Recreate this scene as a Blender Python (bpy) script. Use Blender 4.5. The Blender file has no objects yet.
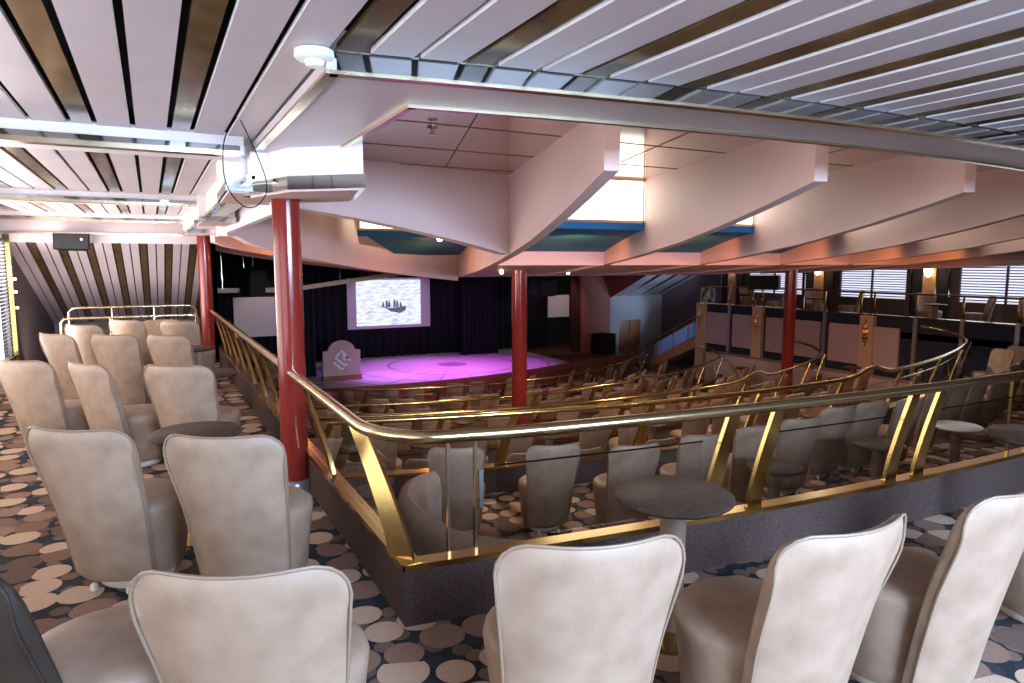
import bpy, math, random
from mathutils import Vector
R = random.Random(7)
PI = math.pi
sc = bpy.context.scene
COL = sc.collection

# ------------------------------------------------------------------ materials
def mat(name, col=(.5, .5, .5), rough=.5, metal=0., **k):
    m = bpy.data.materials.new(name); m.use_nodes = True
    b = m.node_tree.nodes['Principled BSDF']
    b.inputs['Base Color'].default_value = (*col, 1)
    b.inputs['Roughness'].default_value = rough
    b.inputs['Metallic'].default_value = metal
    if 'coat' in k: b.inputs['Coat Weight'].default_value = k['coat']
    if 'spec' in k: b.inputs['Specular IOR Level'].default_value = k['spec']
    if 'emit' in k:
        b.inputs['Emission Color'].default_value = (*k['emit'], 1)
        b.inputs['Emission Strength'].default_value = k['strength']
    return m

def nd(m, t, **k):
    n = m.node_tree.nodes.new(t)
    for a, v in k.items():
        if a in n.inputs.keys(): n.inputs[a].default_value = v
        else: setattr(n, a, v)
    return n

def lk(m, a, b): m.node_tree.links.new(a, b)

def ramp(m, fac, stops, interp='LINEAR'):
    n = nd(m, 'ShaderNodeValToRGB'); n.color_ramp.interpolation = interp
    e = n.color_ramp.elements
    while len(e) < len(stops): e.new(.5)
    for i, (p, c) in enumerate(stops):
        e[i].position = p; e[i].color = (*c, 1)
    lk(m, fac, n.inputs['Fac']); return n.outputs['Color']

def mottle(m, c1, c2, scale, detail=4, bump=0., bscale=None, coord='pos'):
    if coord == 'pos': v = nd(m, 'ShaderNodeNewGeometry').outputs['Position']
    else: v = nd(m, 'ShaderNodeTexCoord').outputs['Object']
    n = nd(m, 'ShaderNodeTexNoise', Scale=scale, Detail=detail); lk(m, v, n.inputs['Vector'])
    b = m.node_tree.nodes['Principled BSDF']
    lk(m, ramp(m, n.outputs['Fac'], [(.32, c1), (.68, c2)]), b.inputs['Base Color'])
    if bump:
        n2 = nd(m, 'ShaderNodeTexNoise', Scale=bscale or scale * 3, Detail=3); lk(m, v, n2.inputs['Vector'])
        bp = nd(m, 'ShaderNodeBump', Strength=bump, Distance=.01)
        lk(m, n2.outputs['Fac'], bp.inputs['Height']); lk(m, bp.outputs['Normal'], b.inputs['Normal'])
    return m

M = {}
M['leather'] = mottle(mat('chair leather', rough=.5, spec=.45), (.245, .160, .105), (.325, .222, .152), 9, 5, .12, 160, 'obj')
M['leather_shade'] = mottle(mat('shaded chair back', rough=.6, spec=.2), (.028, .019, .014), (.040, .028, .021), 9, 5, .1, 160, 'obj')  # shade on the corner chair's back, put into the leather colour
M['piping'] = mat('chair piping', (.23, .155, .105), .45)
M['plinth'] = mat('chair plinth', (.72, .64, .52), .35)
M['table_top'] = mottle(mat('brown table top', rough=.45, spec=.18), (.050, .029, .020), (.080, .050, .036), 26, 5, 0, None, 'obj')
M['pedestal'] = mat('table pedestal', (.20, .135, .10), .45)
M['brass'] = mat('polished brass', (.50, .34, .12), .2, 1.)
M['brass_light'] = mat('pale brass', (.66, .55, .36), .2, 1.)
M['rail'] = mat('handrail brass', (.60, .47, .25), .2, 1.)
M['chrome'] = mat('mirror trim', (.50, .51, .50), .08, 1.)
M['white_trim'] = mat('white lacquer', (.80, .74, .74), .4)
M['slat'] = mottle(mat('lilac ceiling slat', rough=.42), (.52, .435, .465), (.565, .48, .505), 2.2, 3)
M['slat_edge'] = mat('slat', (.62, .50, .50), .42)
M['lit_edge'] = mat('lit slat edge', (.88, .86, .88), .35)  # daylight catching the slat sides, painted in as white
M['mirror'] = mottle(mat('bronze mirror strip', rough=.16, metal=.65), (.15, .090, .035), (.34, .23, .11), 5, 6)
M['black'] = mat('black void', (.006, .006, .008), .8)
M['pink'] = mottle(mat('pink ceiling paint', rough=.55), (.63, .445, .41), (.66, .47, .435), 1.5, 2)
M['blue'] = mat('deep blue paint', (.020, .135, .29), .6, spec=.2)
M['navy'] = mat('navy carpet wall', (.010, .014, .035), .8)
M['red'] = mat('oxblood lacquer', (.20, .020, .013), .16, spec=.4)
M['kerb'] = mottle(mat('mauve carpet wall', rough=.95, spec=.1), (.044, .027, .022), (.10, .066, .055), 130, 3, .5, 220)
M['tier_wall'] = mottle(mat('tier wall carpet', rough=.95), (.06, .045, .05), (.11, .085, .085), 110, 3)
M['grey_wall'] = mat('grey wall', (.26, .26, .29), .6)
M['dark_wall'] = mat('dark brown wall', (.10, .075, .075), .7)
M['peach'] = mat('pale pink wall panel', (.42, .31, .30), .6)
M['tan'] = mat('tan pilaster', (.50, .33, .19), .5)
M['redwall'] = mat('red brown wall', (.23, .055, .035), .6)
M['curtain'] = mat('black velvet', (.004, .004, .006), .85)
M['redcurtain'] = mat('dark red velvet', (.07, .010, .010), .85)
M['speaker'] = mat('black cabinet', (.006, .006, .007), .6, spec=.2)
M['grille'] = mottle(mat('speaker grille', rough=.6), (.006, .006, .007), (.012, .012, .013), 120, 2)
M['white_plastic'] = mat('white plastic', (.85, .84, .78), .35)
M['screen_blank'] = mat('blank screen', (.52, .44, .44), .7)
M['bezel'] = mat('screen surround', (.60, .54, .58), .6)
M['wood'] = mottle(mat('brown wood', rough=.35), (.17, .06, .022), (.24, .095, .035), 6, 4)
M['board'] = mat('beige board', (.50, .33, .28), .6)
M['emblem'] = mat('white emblem', (.82, .74, .78), .5)
M['steel'] = mat('steel', (.55, .55, .57), .25, 1.)
M['stringer'] = mat('stair stringer', (.36, .15, .06), .5)
M['post_grey'] = mat('grey satin post', (.30, .28, .28), .35, .6)
M['cable'] = mat('black cable', (.004, .004, .004), .9, spec=.0)
M['ceil_gloss'] = mat('polished pink ceiling panel', (.60, .43, .40), .10, .5)
M['seam'] = mat('ceiling seam', (.10, .07, .07), .6)
M['lamp_white'] = mat('lit panel', (.9, .9, .85), .5, emit=(1., .95, .80), strength=3.6)
M['bulb'] = mat('lit bulb', (1, 1, .9), .4, emit=(1., .85, .6), strength=60.)
M['sconce'] = mat('lit sconce', (1, .9, .7), .4, emit=(1., .70, .35), strength=9.)
M['daylight'] = mat('bright daylight outside', (.8, .85, 1.), .5, emit=(.72, .78, 1.), strength=1.15)
M['daylight2'] = mat('bright daylight at window', (.8, .85, 1.), .5, emit=(.85, .92, 1.), strength=5.)
M['blind'] = mat('dark blind slat', (.10, .075, .085), .5)
M['blind_white'] = mat('white blind slat', (.75, .72, .70), .5)
M['lit_top'] = mat('lit table top', (.78, .80, .84), .3)  # strong light on one table top, put into its colour

# carpet with touching discs
def carpet():
    m = mat('disc carpet', rough=.95, spec=.2)
    b = m.node_tree.nodes['Principled BSDF']
    pos = nd(m, 'ShaderNodeNewGeometry').outputs['Position']
    v = nd(m, 'ShaderNodeTexVoronoi', voronoi_dimensions='2D', Scale=5.0, Randomness=.5)
    lk(m, pos, v.inputs['Vector'])
    sep = nd(m, 'ShaderNodeSeparateColor'); lk(m, v.outputs['Color'], sep.inputs[0])
    disc = ramp(m, sep.outputs[0], [(0, (.52, .355, .25)), (.44, (.20, .115, .08)), (.62, (.26, .155, .11)), (.84, (.14, .085, .065))], 'CONSTANT')
    rad = nd(m, 'ShaderNodeMath', operation='MULTIPLY_ADD'); rad.inputs[1].default_value = .14; rad.inputs[2].default_value = .40
    lk(m, sep.outputs[1], rad.inputs[0])
    lt = nd(m, 'ShaderNodeMath', operation='LESS_THAN'); lk(m, v.outputs['Distance'], lt.inputs[0]); lk(m, rad.outputs[0], lt.inputs[1])
    # smaller gap-filling discs
    v2 = nd(m, 'ShaderNodeTexVoronoi', voronoi_dimensions='2D', Scale=9.5, Randomness=.8)
    lk(m, pos, v2.inputs['Vector'])
    s2 = nd(m, 'ShaderNodeSeparateColor'); lk(m, v2.outputs['Color'], s2.inputs[0])
    d2 = ramp(m, s2.outputs[0], [(0, (.030, .036, .044)), (.35, (.13, .08, .06)), (.7, (.17, .11, .085))], 'CONSTANT')
    l2 = nd(m, 'ShaderNodeMath', operation='LESS_THAN'); l2.inputs[1].default_value = .42; lk(m, v2.outputs['Distance'], l2.inputs[0])
    bg = nd(m, 'ShaderNodeMix', data_type='RGBA'); bg.inputs[6].default_value = (.020, .024, .030, 1)
    lk(m, l2.outputs[0], bg.inputs[0]); lk(m, d2, bg.inputs[7])
    mx = nd(m, 'ShaderNodeMix', data_type='RGBA')
    lk(m, lt.outputs[0], mx.inputs[0]); lk(m, bg.outputs[2], mx.inputs[6]); lk(m, disc, mx.inputs[7])
    n = nd(m, 'ShaderNodeTexNoise', Scale=140., Detail=2.); lk(m, pos, n.inputs['Vector'])
    mul = nd(m, 'ShaderNodeMix', data_type='RGBA', blend_type='MULTIPLY'); mul.inputs[0].default_value = .6
    lk(m, mx.outputs[2], mul.inputs[6]); lk(m, ramp(m, n.outputs['Fac'], [(.3, (.6, .6, .6)), (.7, (1.25, 1.25, 1.25))]), mul.inputs[7])
    lk(m, mul.outputs[2], b.inputs['Base Color'])
    bp = nd(m, 'ShaderNodeBump', Strength=.4, Distance=.008); lk(m, n.outputs['Fac'], bp.inputs['Height']); lk(m, bp.outputs['Normal'], b.inputs['Normal'])
    return m
M['carpet'] = carpet()

def glassmat(name, tint, refl):
    m = bpy.data.materials.new(name); m.use_nodes = True
    nt = m.node_tree; nt.nodes.clear()
    o = nd(m, 'ShaderNodeOutputMaterial'); t = nd(m, 'ShaderNodeBsdfTransparent'); g = nd(m, 'ShaderNodeBsdfGlossy')
    t.inputs['Color'].default_value = (*tint, 1); g.inputs['Roughness'].default_value = .02
    f = nd(m, 'ShaderNodeLayerWeight'); f.inputs['Blend'].default_value = .5
    pw = nd(m, 'ShaderNodeMath', operation='POWER'); pw.inputs[1].default_value = 4.; lk(m, f.outputs['Facing'], pw.inputs[0])
    ad = nd(m, 'ShaderNodeMath', operation='MULTIPLY_ADD'); ad.inputs[1].default_value = .30; ad.inputs[2].default_value = refl; lk(m, pw.outputs[0], ad.inputs[0])
    x = nd(m, 'ShaderNodeMixShader'); lk(m, ad.outputs[0], x.inputs[0]); lk(m, t.outputs[0], x.inputs[1]); lk(m, g.outputs[0], x.inputs[2])
    lk(m, x.outputs[0], o.inputs['Surface']); return m
M['glass'] = glassmat('clear glass', (.93, .92, .90), .025)
M['blue_glass'] = mat('frosted blue glass', (.22, .32, .62), .15)

def stage_floor():
    m = mat('pale stage floor', rough=.45)
    b = m.node_tree.nodes['Principled BSDF']
    pos = nd(m, 'ShaderNodeNewGeometry').outputs['Position']
    mp = nd(m, 'ShaderNodeMapping'); mp.inputs['Location'].default_value = (-9.5, -22.6, 0); lk(m, pos, mp.inputs[0])
    sx = nd(m, 'ShaderNodeSeparateXYZ'); lk(m, mp.outputs[0], sx.inputs[0])
    at = nd(m, 'ShaderNodeMath', operation='ARCTAN2'); lk(m, sx.outputs[1], at.inputs[0]); lk(m, sx.outputs[0], at.inputs[1])
    k = nd(m, 'ShaderNodeMath', operation='MULTIPLY'); k.inputs[1].default_value = 18 / (2 * PI); lk(m, at.outputs[0], k.inputs[0])
    fr = nd(m, 'ShaderNodeMath', operation='FRACT'); lk(m, k.outputs[0], fr.inputs[0])
    l1 = nd(m, 'ShaderNodeMath', operation='LESS_THAN'); l1.inputs[1].default_value = .05; lk(m, fr.outputs[0], l1.inputs[0])
    ln = nd(m, 'ShaderNodeVectorMath', operation='LENGTH'); lk(m, mp.outputs[0], ln.inputs[0])
    md = nd(m, 'ShaderNodeMath', operation='FRACT'); dv = nd(m, 'ShaderNodeMath', operation='DIVIDE'); dv.inputs[1].default_value = 1.0
    lk(m, ln.outputs['Value'], dv.inputs[0]); lk(m, dv.outputs[0], md.inputs[0])
    l2 = nd(m, 'ShaderNodeMath', operation='LESS_THAN'); l2.inputs[1].default_value = .07; lk(m, md.outputs[0], l2.inputs[0])
    mxm = nd(m, 'ShaderNodeMath', operation='MAXIMUM'); lk(m, l1.outputs[0], mxm.inputs[0]); lk(m, l2.outputs[0], mxm.inputs[1])
    c = nd(m, 'ShaderNodeMix', data_type='RGBA'); c.inputs[6].default_value = (.62, .55, .6, 1); c.inputs[7].default_value = (.30, .22, .26, 1)
    lk(m, mxm.outputs[0], c.inputs[0]); lk(m, c.outputs[2], b.inputs['Base Color']); return m
M['stage'] = stage_floor()

def sea_screen():
    m = mat('projected sea picture', (.0, .0, .0), .8)
    b = m.node_tree.nodes['Principled BSDF']
    tc = nd(m, 'ShaderNodeTexCoord').outputs['Object']
    mp = nd(m, 'ShaderNodeMapping'); mp.inputs['Scale'].default_value = (1.2, 1., 5.); lk(m, tc, mp.inputs[0])
    n = nd(m, 'ShaderNodeTexNoise', Scale=2.6, Detail=6., Distortion=.6); lk(m, mp.outputs[0], n.inputs['Vector'])
    c = ramp(m, n.outputs['Fac'], [(.26, (.42, .48, .72)), (.46, (.72, .76, .94)), (.6, (.95, .96, 1.)), (.75, (1., 1., 1.))])
    lk(m, c, b.inputs['Emission Color']); b.inputs['Emission Strength'].default_value = 1.1; return m
M['sea'] = sea_screen()
M['boat'] = mat('boat picture', (.05, .05, .08), .8, emit=(.10, .10, .17), strength=1.)

# ------------------------------------------------------------------ mesh builder
class MB:
    def __init__(s): s.v = []; s.f = []
    def add(s, vs, fs):
        o = len(s.v); s.v += [tuple(p) for p in vs]; s.f += [tuple(i + o for i in f) for f in fs]; return s
    def box(s, c, d, rz=0, tilt=None):
        x, y, z = d[0] / 2, d[1] / 2, d[2] / 2
        ca, sa = math.cos(rz), math.sin(rz); vs = []
        for p in [(-x, -y, -z), (x, -y, -z), (x, y, -z), (-x, y, -z), (-x, -y, z), (x, -y, z), (x, y, z), (-x, y, z)]:
            vs.append((c[0] + p[0] * ca - p[1] * sa, c[1] + p[0] * sa + p[1] * ca, c[2] + p[2]))
        return s.add(vs, [(0, 3, 2, 1), (4, 5, 6, 7), (0, 1, 5, 4), (1, 2, 6, 5), (2, 3, 7, 6), (3, 0, 4, 7)])
    def prism(s, poly, z0, z1):
        n = len(poly)
        z0f = z0 if callable(z0) else (lambda x, y: z0); z1f = z1 if callable(z1) else (lambda x, y: z1)
        vs = [(x, y, z0f(x, y)) for x, y in poly] + [(x, y, z1f(x, y)) for x, y in poly]
        return s.add(vs, [tuple(range(n - 1, -1, -1)), tuple(range(n, 2 * n))] + [(i, (i + 1) % n, n + (i + 1) % n, n + i) for i in range(n)])
    def tube(s, pts, r, n=10, cap=True, flat=None):
        pts = [Vector(p) for p in pts]; rings = []
        up = Vector((0, 0, 1))
        for i, p in enumerate(pts):
            t = (pts[min(i + 1, len(pts) - 1)] - pts[max(i - 1, 0)])
            t.normalize()
            a = t.cross(up)
            if a.length < .05: a = t.cross(Vector((0, 1, 0)))
            a.normalize(); b = a.cross(t).normalized()
            rr = r[i] if isinstance(r, (list, tuple)) else r
            rings.append([p + a * (rr * math.cos(2 * PI * k / n)) + b * (rr * math.sin(2 * PI * k / n)) for k in range(n)])
        vs = [q for g in rings for q in g]; fs = []
        for i in range(len(pts) - 1):
            for k in range(n):
                fs.append((i * n + k, i * n + (k + 1) % n, (i + 1) * n + (k + 1) % n, (i + 1) * n + k))
        if cap: fs += [tuple(range(n - 1, -1, -1)), tuple((len(pts) - 1) * n + k for k in range(n))]
        return s.add(vs, fs)
    def ribbon(s, pts, side, w, t):
        """flat bar along pts: w wide along the vectors `side`, t thick"""
        vs = []; n = len(pts); P = [Vector(p) for p in pts]; sd = Vector(side).normalized()
        ws = w if isinstance(w, (list, tuple)) else [w] * n
        for i, p in enumerate(P):
            tg = (P[min(i + 1, n - 1)] - P[max(i - 1, 0)]).normalized(); nn = tg.cross(sd).normalized()
            for a, b in ((-1, -1), (1, -1), (1, 1), (-1, 1)): vs.append(p + sd * (a * ws[i] / 2) + nn * (b * t / 2))
        fs = [(3, 2, 1, 0), tuple(4 * (n - 1) + k for k in range(4))]
        for i in range(n - 1):
            for k in range(4): fs.append((4 * i + k, 4 * i + (k + 1) % 4, 4 * i + 4 + (k + 1) % 4, 4 * i + 4 + k))
        return s.add(vs, fs)
    def lathe(s, prof, c=(0, 0, 0), n=24):
        vs = [(c[0] + r * math.cos(2 * PI * k / n), c[1] + r * math.sin(2 * PI * k / n), c[2] + z) for r, z in prof for k in range(n)]
        fs = [(i * n + k, i * n + (k + 1) % n, (i + 1) * n + (k + 1) % n, (i + 1) * n + k) for i in range(len(prof) - 1) for k in range(n)]
        m = len(prof) - 1
        return s.add(vs, fs + [tuple(range(n - 1, -1, -1)), tuple(m * n + k for k in range(n))])
    def grid(s, rows, close=False):
        n = len(rows[0]); vs = [p for r in rows for p in r]
        fs = [(i * n + k, i * n + k + 1, (i + 1) * n + k + 1, (i + 1) * n + k) for i in range(len(rows) - 1) for k in range(n - 1)]
        return s.add(vs, fs)
    def wall(s, pts, z0, z1, th, side=1):
        """vertical wall along plan polyline pts, thickness th to one side; z0/z1 number or list per point"""
        n = len(pts); out = []
        for i in range(n):
            a = Vector(pts[max(i - 1, 0)]); b = Vector(pts[min(i + 1, n - 1)]); t = (b - a).normalized(); nn = Vector((-t.y, t.x)) * side
            z0i = z0[i] if isinstance(z0, (list, tuple)) else z0; z1i = z1[i] if isinstance(z1, (list, tuple)) else z1
            p = Vector(pts[i]); q = p + nn * th
            out.append([(p.x, p.y, z0i), (p.x, p.y, z1i), (q.x, q.y, z1i), (q.x, q.y, z0i)])
        vs = [p for o in out for p in o]; fs = [(0, 1, 2, 3), tuple(4 * (n - 1) + k for k in (3, 2, 1, 0))]
        for i in range(n - 1):
            for k in range(4): fs.append((4 * i + k, 4 * i + 4 + k, 4 * i + 4 + (k + 1) % 4, 4 * i + (k + 1) % 4))
        return s.add(vs, fs)
    def build(s, name, m, parent=None, smooth=False, loc=None):
        me = bpy.data.meshes.new(name); me.from_pydata(s.v, [], s.f); me.update()
        import bmesh
        bm = bmesh.new(); bm.from_mesh(me); bmesh.ops.recalc_face_normals(bm, faces=bm.faces); bm.to_mesh(me); bm.free()
        me.materials.append(m)
        if smooth:
            for p in me.polygons: p.use_smooth = True
            try: me.set_sharp_from_angle(angle=math.radians(50 if smooth is True else smooth))
            except Exception: pass
        o = bpy.data.objects.new(name, me); COL.objects.link(o)
        if parent: o.parent = parent
        if loc: o.location = loc
        return o

def tag(o, label, cat, group=None, kind=None):
    o['label'] = label; o['category'] = cat
    if group: o['group'] = group
    if kind: o['kind'] = kind
    return o
def thing(name, label, cat, loc=(0, 0, 0), rz=0, group=None):
    o = bpy.data.objects.new(name, None); COL.objects.link(o); o.location = loc; o.rotation_euler = (0, 0, rz)
    o.empty_display_size = .1
    return tag(o, label, cat, group)
def struct(mb, name, m, smooth=False):
    o = mb.build(name, m, None, smooth); o['kind'] = 'structure'; return o
def copy_tree(o, parent=None):
    c = o.copy(); COL.objects.link(c)
    if parent: c.parent = parent
    for ch in KIDS.get(o.name, []): copy_tree(ch, c)
    return c
KIDS = {}
def kids(root):
    for o in list(bpy.data.objects):
        if o.parent: KIDS.setdefault(o.parent.name, [])
    KIDS[root.name] = [o for o in bpy.data.objects if o.parent == root]
    for k in KIDS[root.name]: KIDS[k.name] = [o for o in bpy.data.objects if o.parent == k]

ORD = ['first', 'second', 'third', 'fourth', 'fifth', 'sixth', 'seventh', 'eighth', 'ninth', 'tenth', 'eleventh', 'twelfth', 'thirteenth',
       'fourteenth', 'fifteenth', 'sixteenth', 'seventeenth', 'eighteenth', 'nineteenth', 'twentieth']

# ------------------------------------------------------------------ plan (metres; +Y runs with the ceiling slats toward the stage)
Z1, Z2, Z3, Z4, Z5, ZS = -.84, -1.48, -1.98, -2.33, -2.70, -2.0
XL, XG, XW = .94, 15.9, 19.5
def a1(x): return 2.5 + .0175 * (x - 5.2) ** 2
def a2(x): return 6.05 + .03 * (x - 6.8) ** 2
def a3(x): return 9.05 + .038 * (x - 7.0) ** 2
def a4(x): return 12.3 + .043 * (x - 7.2) ** 2
def a5(x): return 15.6 + .06 * (x - 8.0) ** 2
def ch(x): return 2.29 + .025 * (x - 4.2) ** 2          # edge of the slatted ceiling
def lin(a, b, n): return [a + (b - a) * i / (n - 1) for i in range(n)]

# floors
fl = MB()
fl.prism([(-2.3, -4), (XL, -4), (XL, 13.3), (-2.3, 13.3)], -.15, 0)
xs = lin(XL, XG, 24)
for a, b in zip(xs, xs[1:]): fl.prism([(a, -4), (b, -4), (b, a1(b)), (a, a1(a))], -.15, 0)
fl.prism([(XG, -4), (XW, -4), (XW, 17), (XG, 17)], -.15, 0)
struct(fl, 'floor', M['carpet'])
def tier(fa, fb, z, name):
    m = MB(); xs = lin(XL + .01, XG - .01, 24)
    m.grid([[(x, fa(x), z) for x in xs], [(x, fb(x), z) for x in xs]])
    return struct(m, name, M['carpet'])
tier(a1, a2, Z1, 'floor_tier'); tier(a2, a3, Z2, 'floor_tier'); tier(a3, a4, Z3, 'floor_tier'); tier(a4, a5, Z4, 'floor_tier')
tier(a5, lambda x: 25.5, Z5, 'floor_pit')
m = MB(); m.grid([[(XG, 17, Z5), (21.5, 17, Z5)], [(XG - 1, 23.2, Z5), (21.5, 23.2, Z5)]]); struct(m, 'floor_stairwell', M['carpet'])

# carpeted kerbs / tier walls
m = MB(); xs = lin(XL, 15.8, 40)
m.wall([(XL, 12.3), (XL, 7.5), (XL, a1(XL))], -.15, .275, .09, 1)
m.wall([(x, a1(x)) for x in xs], -.15, .275, .09, 1)
struct(m, 'wall_balcony', M['kerb'])
m = MB(); m.wall([(XL + .13, 12.3), (XL + .13, a1(XL) + .13)], Z5, -.15, .1, 1); m.wall([(x, a1(x) + .02) for x in xs], Z1, -.15, .1, 1)
struct(m, 'wall_balcony_lower', M['tier_wall'])
for f, zt, zb in ((a2, Z1, Z2), (a3, Z2, Z3), (a4, Z3, Z4), (a5, Z4, Z5)):
    m = MB(); xs2 = lin(XL + .1, 15.2, 34); m.wall([(x, f(x)) for x in xs2], zb, zt + .275, .12, 1)
    struct(m, 'wall_tier', M['tier_wall'])

# ------------------------------------------------------------------ slatted ceiling
pk, mr = MB(), MB()
x0 = -.215 - .49 * 4
ZC = 2.42
def slat_run(mb, xa, xb, segs, z=ZC, th=.022):
    for ya, yb0, yb1 in segs: mb.prism([(xa, ya), (xb, ya), (xb, yb1), (xa, yb0)], z, z + th)
k = 0
x = x0
while x < 19.4:
    for w, which in ((.156, pk), (.156, pk), (.094, mr)):
        xa, xb = x, x + w
        def yend(q): return ch(q) - .02 if q > .56 else 13.2
        if xa < .5:
            xb = min(xb, .61)
            segs = [(-4, 13.2, 13.2)]
        elif xb < 15.5 and xa > .40: segs = [(-4, yend(max(xa, .6)), yend(xb))]
        else: segs = [(-4, 13.2, 13.2)]
        slat_run(which, xa, xb, segs, ZC if which is pk else ZC + .003)
        x += w + .028
o = struct(pk, 'ceiling', M['slat']); o.data.materials.append(M['lit_edge'])
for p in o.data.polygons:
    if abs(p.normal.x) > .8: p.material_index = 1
struct(mr, 'ceiling_strip', M['mirror'])
m = MB(); m.prism([(-2.4, -4), (.62, -4), (.62, 13.3), (-2.4, 13.3)], 2.50, 2.6)
xs = lin(.62, 15.5, 20)
for a, b in zip(xs, xs[1:]): m.prism([(a, -4), (b, -4), (b, ch(b)), (a, ch(a))], 2.50, 2.6)
m.prism([(15.5, -4), (19.6, -4), (19.6, 17), (15.5, 17)], 2.5, 2.6)
struct(m, 'ceiling_backing', M['black'])

# edge of the slatted ceiling: mirror trim, soffit, gold lip
edge = [(.58, 12.6), (.58, 9), (.58, 6.), (.58, 4.6), (.585, 3.6), (.59, 2.9)] + [(x, ch(x)) for x in lin(.66, 15.4, 40)]
def off(pts, d):
    out = []
    for i, p in enumerate(pts):
        a = Vector(pts[max(i - 1, 0)]); b = Vector(pts[min(i + 1, len(pts) - 1)]); t = (b - a).normalized()
        out.append((p[0] - t.y * d, p[1] + t.x * d))
    return out
edgeB = [(x, ch(x)) for x in lin(.62, 15.4, 40)]
m = MB(); m.wall(edgeB, 2.352, 2.428, .03, 1); m.wall([(.62, 4.5), (.62, ch(.62))], 2.352, 2.428, .03, 1); struct(m, 'trim_1', M['chrome'])
m = MB(); m.wall([(x, y - .012) for x, y in edgeB], 2.340, 2.354, .05, 1); m.wall([(.605, 4.5), (.605, ch(.62) - .012)], 2.340, 2.354, .05, 1); m.wall([(x, y - .012) for x, y in edgeB], 2.424, 2.432, .03, 1); struct(m, 'trim_2', M['brass_light'])
m = MB()
m.wall([(x, y + .01) for x, y in edgeB], 2.35, 2.40, .42, 1); m.prism([(.61, ch(.62) + .0), (.85, ch(.85) + .01), (1.10, ch(1.1) + .40), (1.06, 12.6), (.61, 12.6)], 2.352, 2.398)
struct(m, 'ceiling_soffit', M['slat'])
gl = [(x, ch(x) + .43) for x in lin(1.05, 15.4, 40)]
m = MB(); m.wall(gl, 2.335, 2.40, .035, 1); m.wall([(1.05, 12.6), (1.05, ch(1.05) + .43)], 2.335, 2.40, .035, 1); struct(m, 'trim_3', M['brass_light'])
m = MB(); m.wall([(x, y + .035) for x, y in gl], 2.40, 2.7, .03, 1); m.wall([(1.085, 12.6), (1.085, ch(1.05) + .46)], 2.40, 2.7, .03, 1); struct(m, 'wall_soffit', M['pink'])

# cross beams with gold and mirror strips, and boxes over the columns
n = 4
for by in (4.62, 8.85, 12.75):
    m = MB(); m.box((-.90, by + .1, 2.375), (2.9, .30, .13)); struct(m, 'ceiling_beam', M['white_trim'])
    m = MB(); m.box((-.95, by - .055, 2.345), (2.95, .025, .035)); struct(m, 'trim_%d' % n, M['chrome']); n += 1
    m = MB(); m.box((-.95, by - .03, 2.315), (2.95, .09, .03)); struct(m, 'trim_%d' % n, M['brass_light']); n += 1
def hung_box(poly, z0, z1, band):
    global n
    m = MB(); m.prism(poly, z0, z1); struct(m, 'ceiling_box', M['white_trim'])
    cx = sum(p[0] for p in poly) / len(poly); cy = sum(p[1] for p in poly) / len(poly)
    big = [(cx + (px - cx) * 1.04, cy + (py - cy) * 1.04) for px, py in poly]
    m = MB(); m.prism(big, z0 - .012, z0 + band); struct(m, 'trim_%d' % n, M['chrome']); n += 1
    sm = [(cx + (px - cx) * .92, cy + (py - cy) * .92) for px, py in poly]
    m = MB(); m.prism(sm, z0 - .02, z0 - .008); struct(m, 'ceiling_box', M['pink'])
hung_box([(.60, 5.02), (.78, 4.43), (1.16, 4.10), (1.32, 4.95), (.95, 5.35)], 2.11, 2.425, .07)
hung_box([(.47, 4.9), (.75, 4.9), (.9, 5.9), (.5, 5.9)], 2.135, 2.42, .05)
hung_box([(.52, 8.6), (.9, 8.6), (.9, 9.5), (.52, 9.5)], 2.13, 2.42, .05)
hung_box([(.52, 11.8), (.98, 11.8), (.98, 12.75), (.52, 12.75)], 2.12, 2.42, .05)
m = MB(); m.box((.70, 8.7, 2.30), (.20, 8., .24)); struct(m, 'ceiling_beam', M['white_trim'])
m = MB(); m.box((.60, 8.7, 2.19), (.05, 8., .03)); struct(m, 'trim_%d' % n, M['brass_light']); n += 1
m = MB(); m.box((.99, 9.0, 2.19), (.07, 7.3, .24)); struct(m, 'trim_%d' % n, M['white_trim']); n += 1
# white corner fascia between slats and the first box

# ------------------------------------------------------------------ theatre ceiling: glossy panels, fins, coffers
ZH = 2.78
m = MB(); m.prism([(1.06, ch(x) + .4) if False else (1.06, 2.5), (16.4, 2.5), (16.4, 17.2), (1.06, 17.2)], ZH, ZH + .05); struct(m, 'ceiling_theatre', M['ceil_gloss'])
DX, DY = math.sin(math.radians(17.6)), math.cos(math.radians(17.6))
NX, NY = DY, -DX
m = MB()
for j in range(-2, 9):
    p = Vector((2.0 + 2 * j, 4.0)); m.box((p.x + DX * 4, p.y + DY * 4, ZH - .002), (.007, 14, .006), -math.radians(17.6))
for j in range(5):
    m.box((8.5, 4.2 + 1.15 * j, ZH - .002), (16, .007, .006), -math.radians(0))
struct(m, 'ceiling_seam', M['seam'])
PROF = [(0, 2.32), (.7, 2.19), (1.4, 2.07), (2.6, 1.90), (4., 1.755), (5.6, 1.62), (7.3, 1.50), (9.5, 1.39), (12, 1.31), (13.7, 1.27)]
def zb(s):
    for (a, za), (b, zb_) in zip(PROF, PROF[1:]):
        if s <= b: return za + (zb_ - za) * (s - a) / (b - a)
    return PROF[-1][1]
def P(i, s, o=0): return (2.98 + 2 * i - (.08 if i else 0) + DX * s + NX * o, 4.16 - (.27 if i == 1 else .35 if i >= 2 else 0) + DY * s + NY * o)
def smax(i):
    px, py = P(i, 0); return min(13.6, (17.0 - py) / DY, (16.4 - px) / DX)
NF = 7
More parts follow.
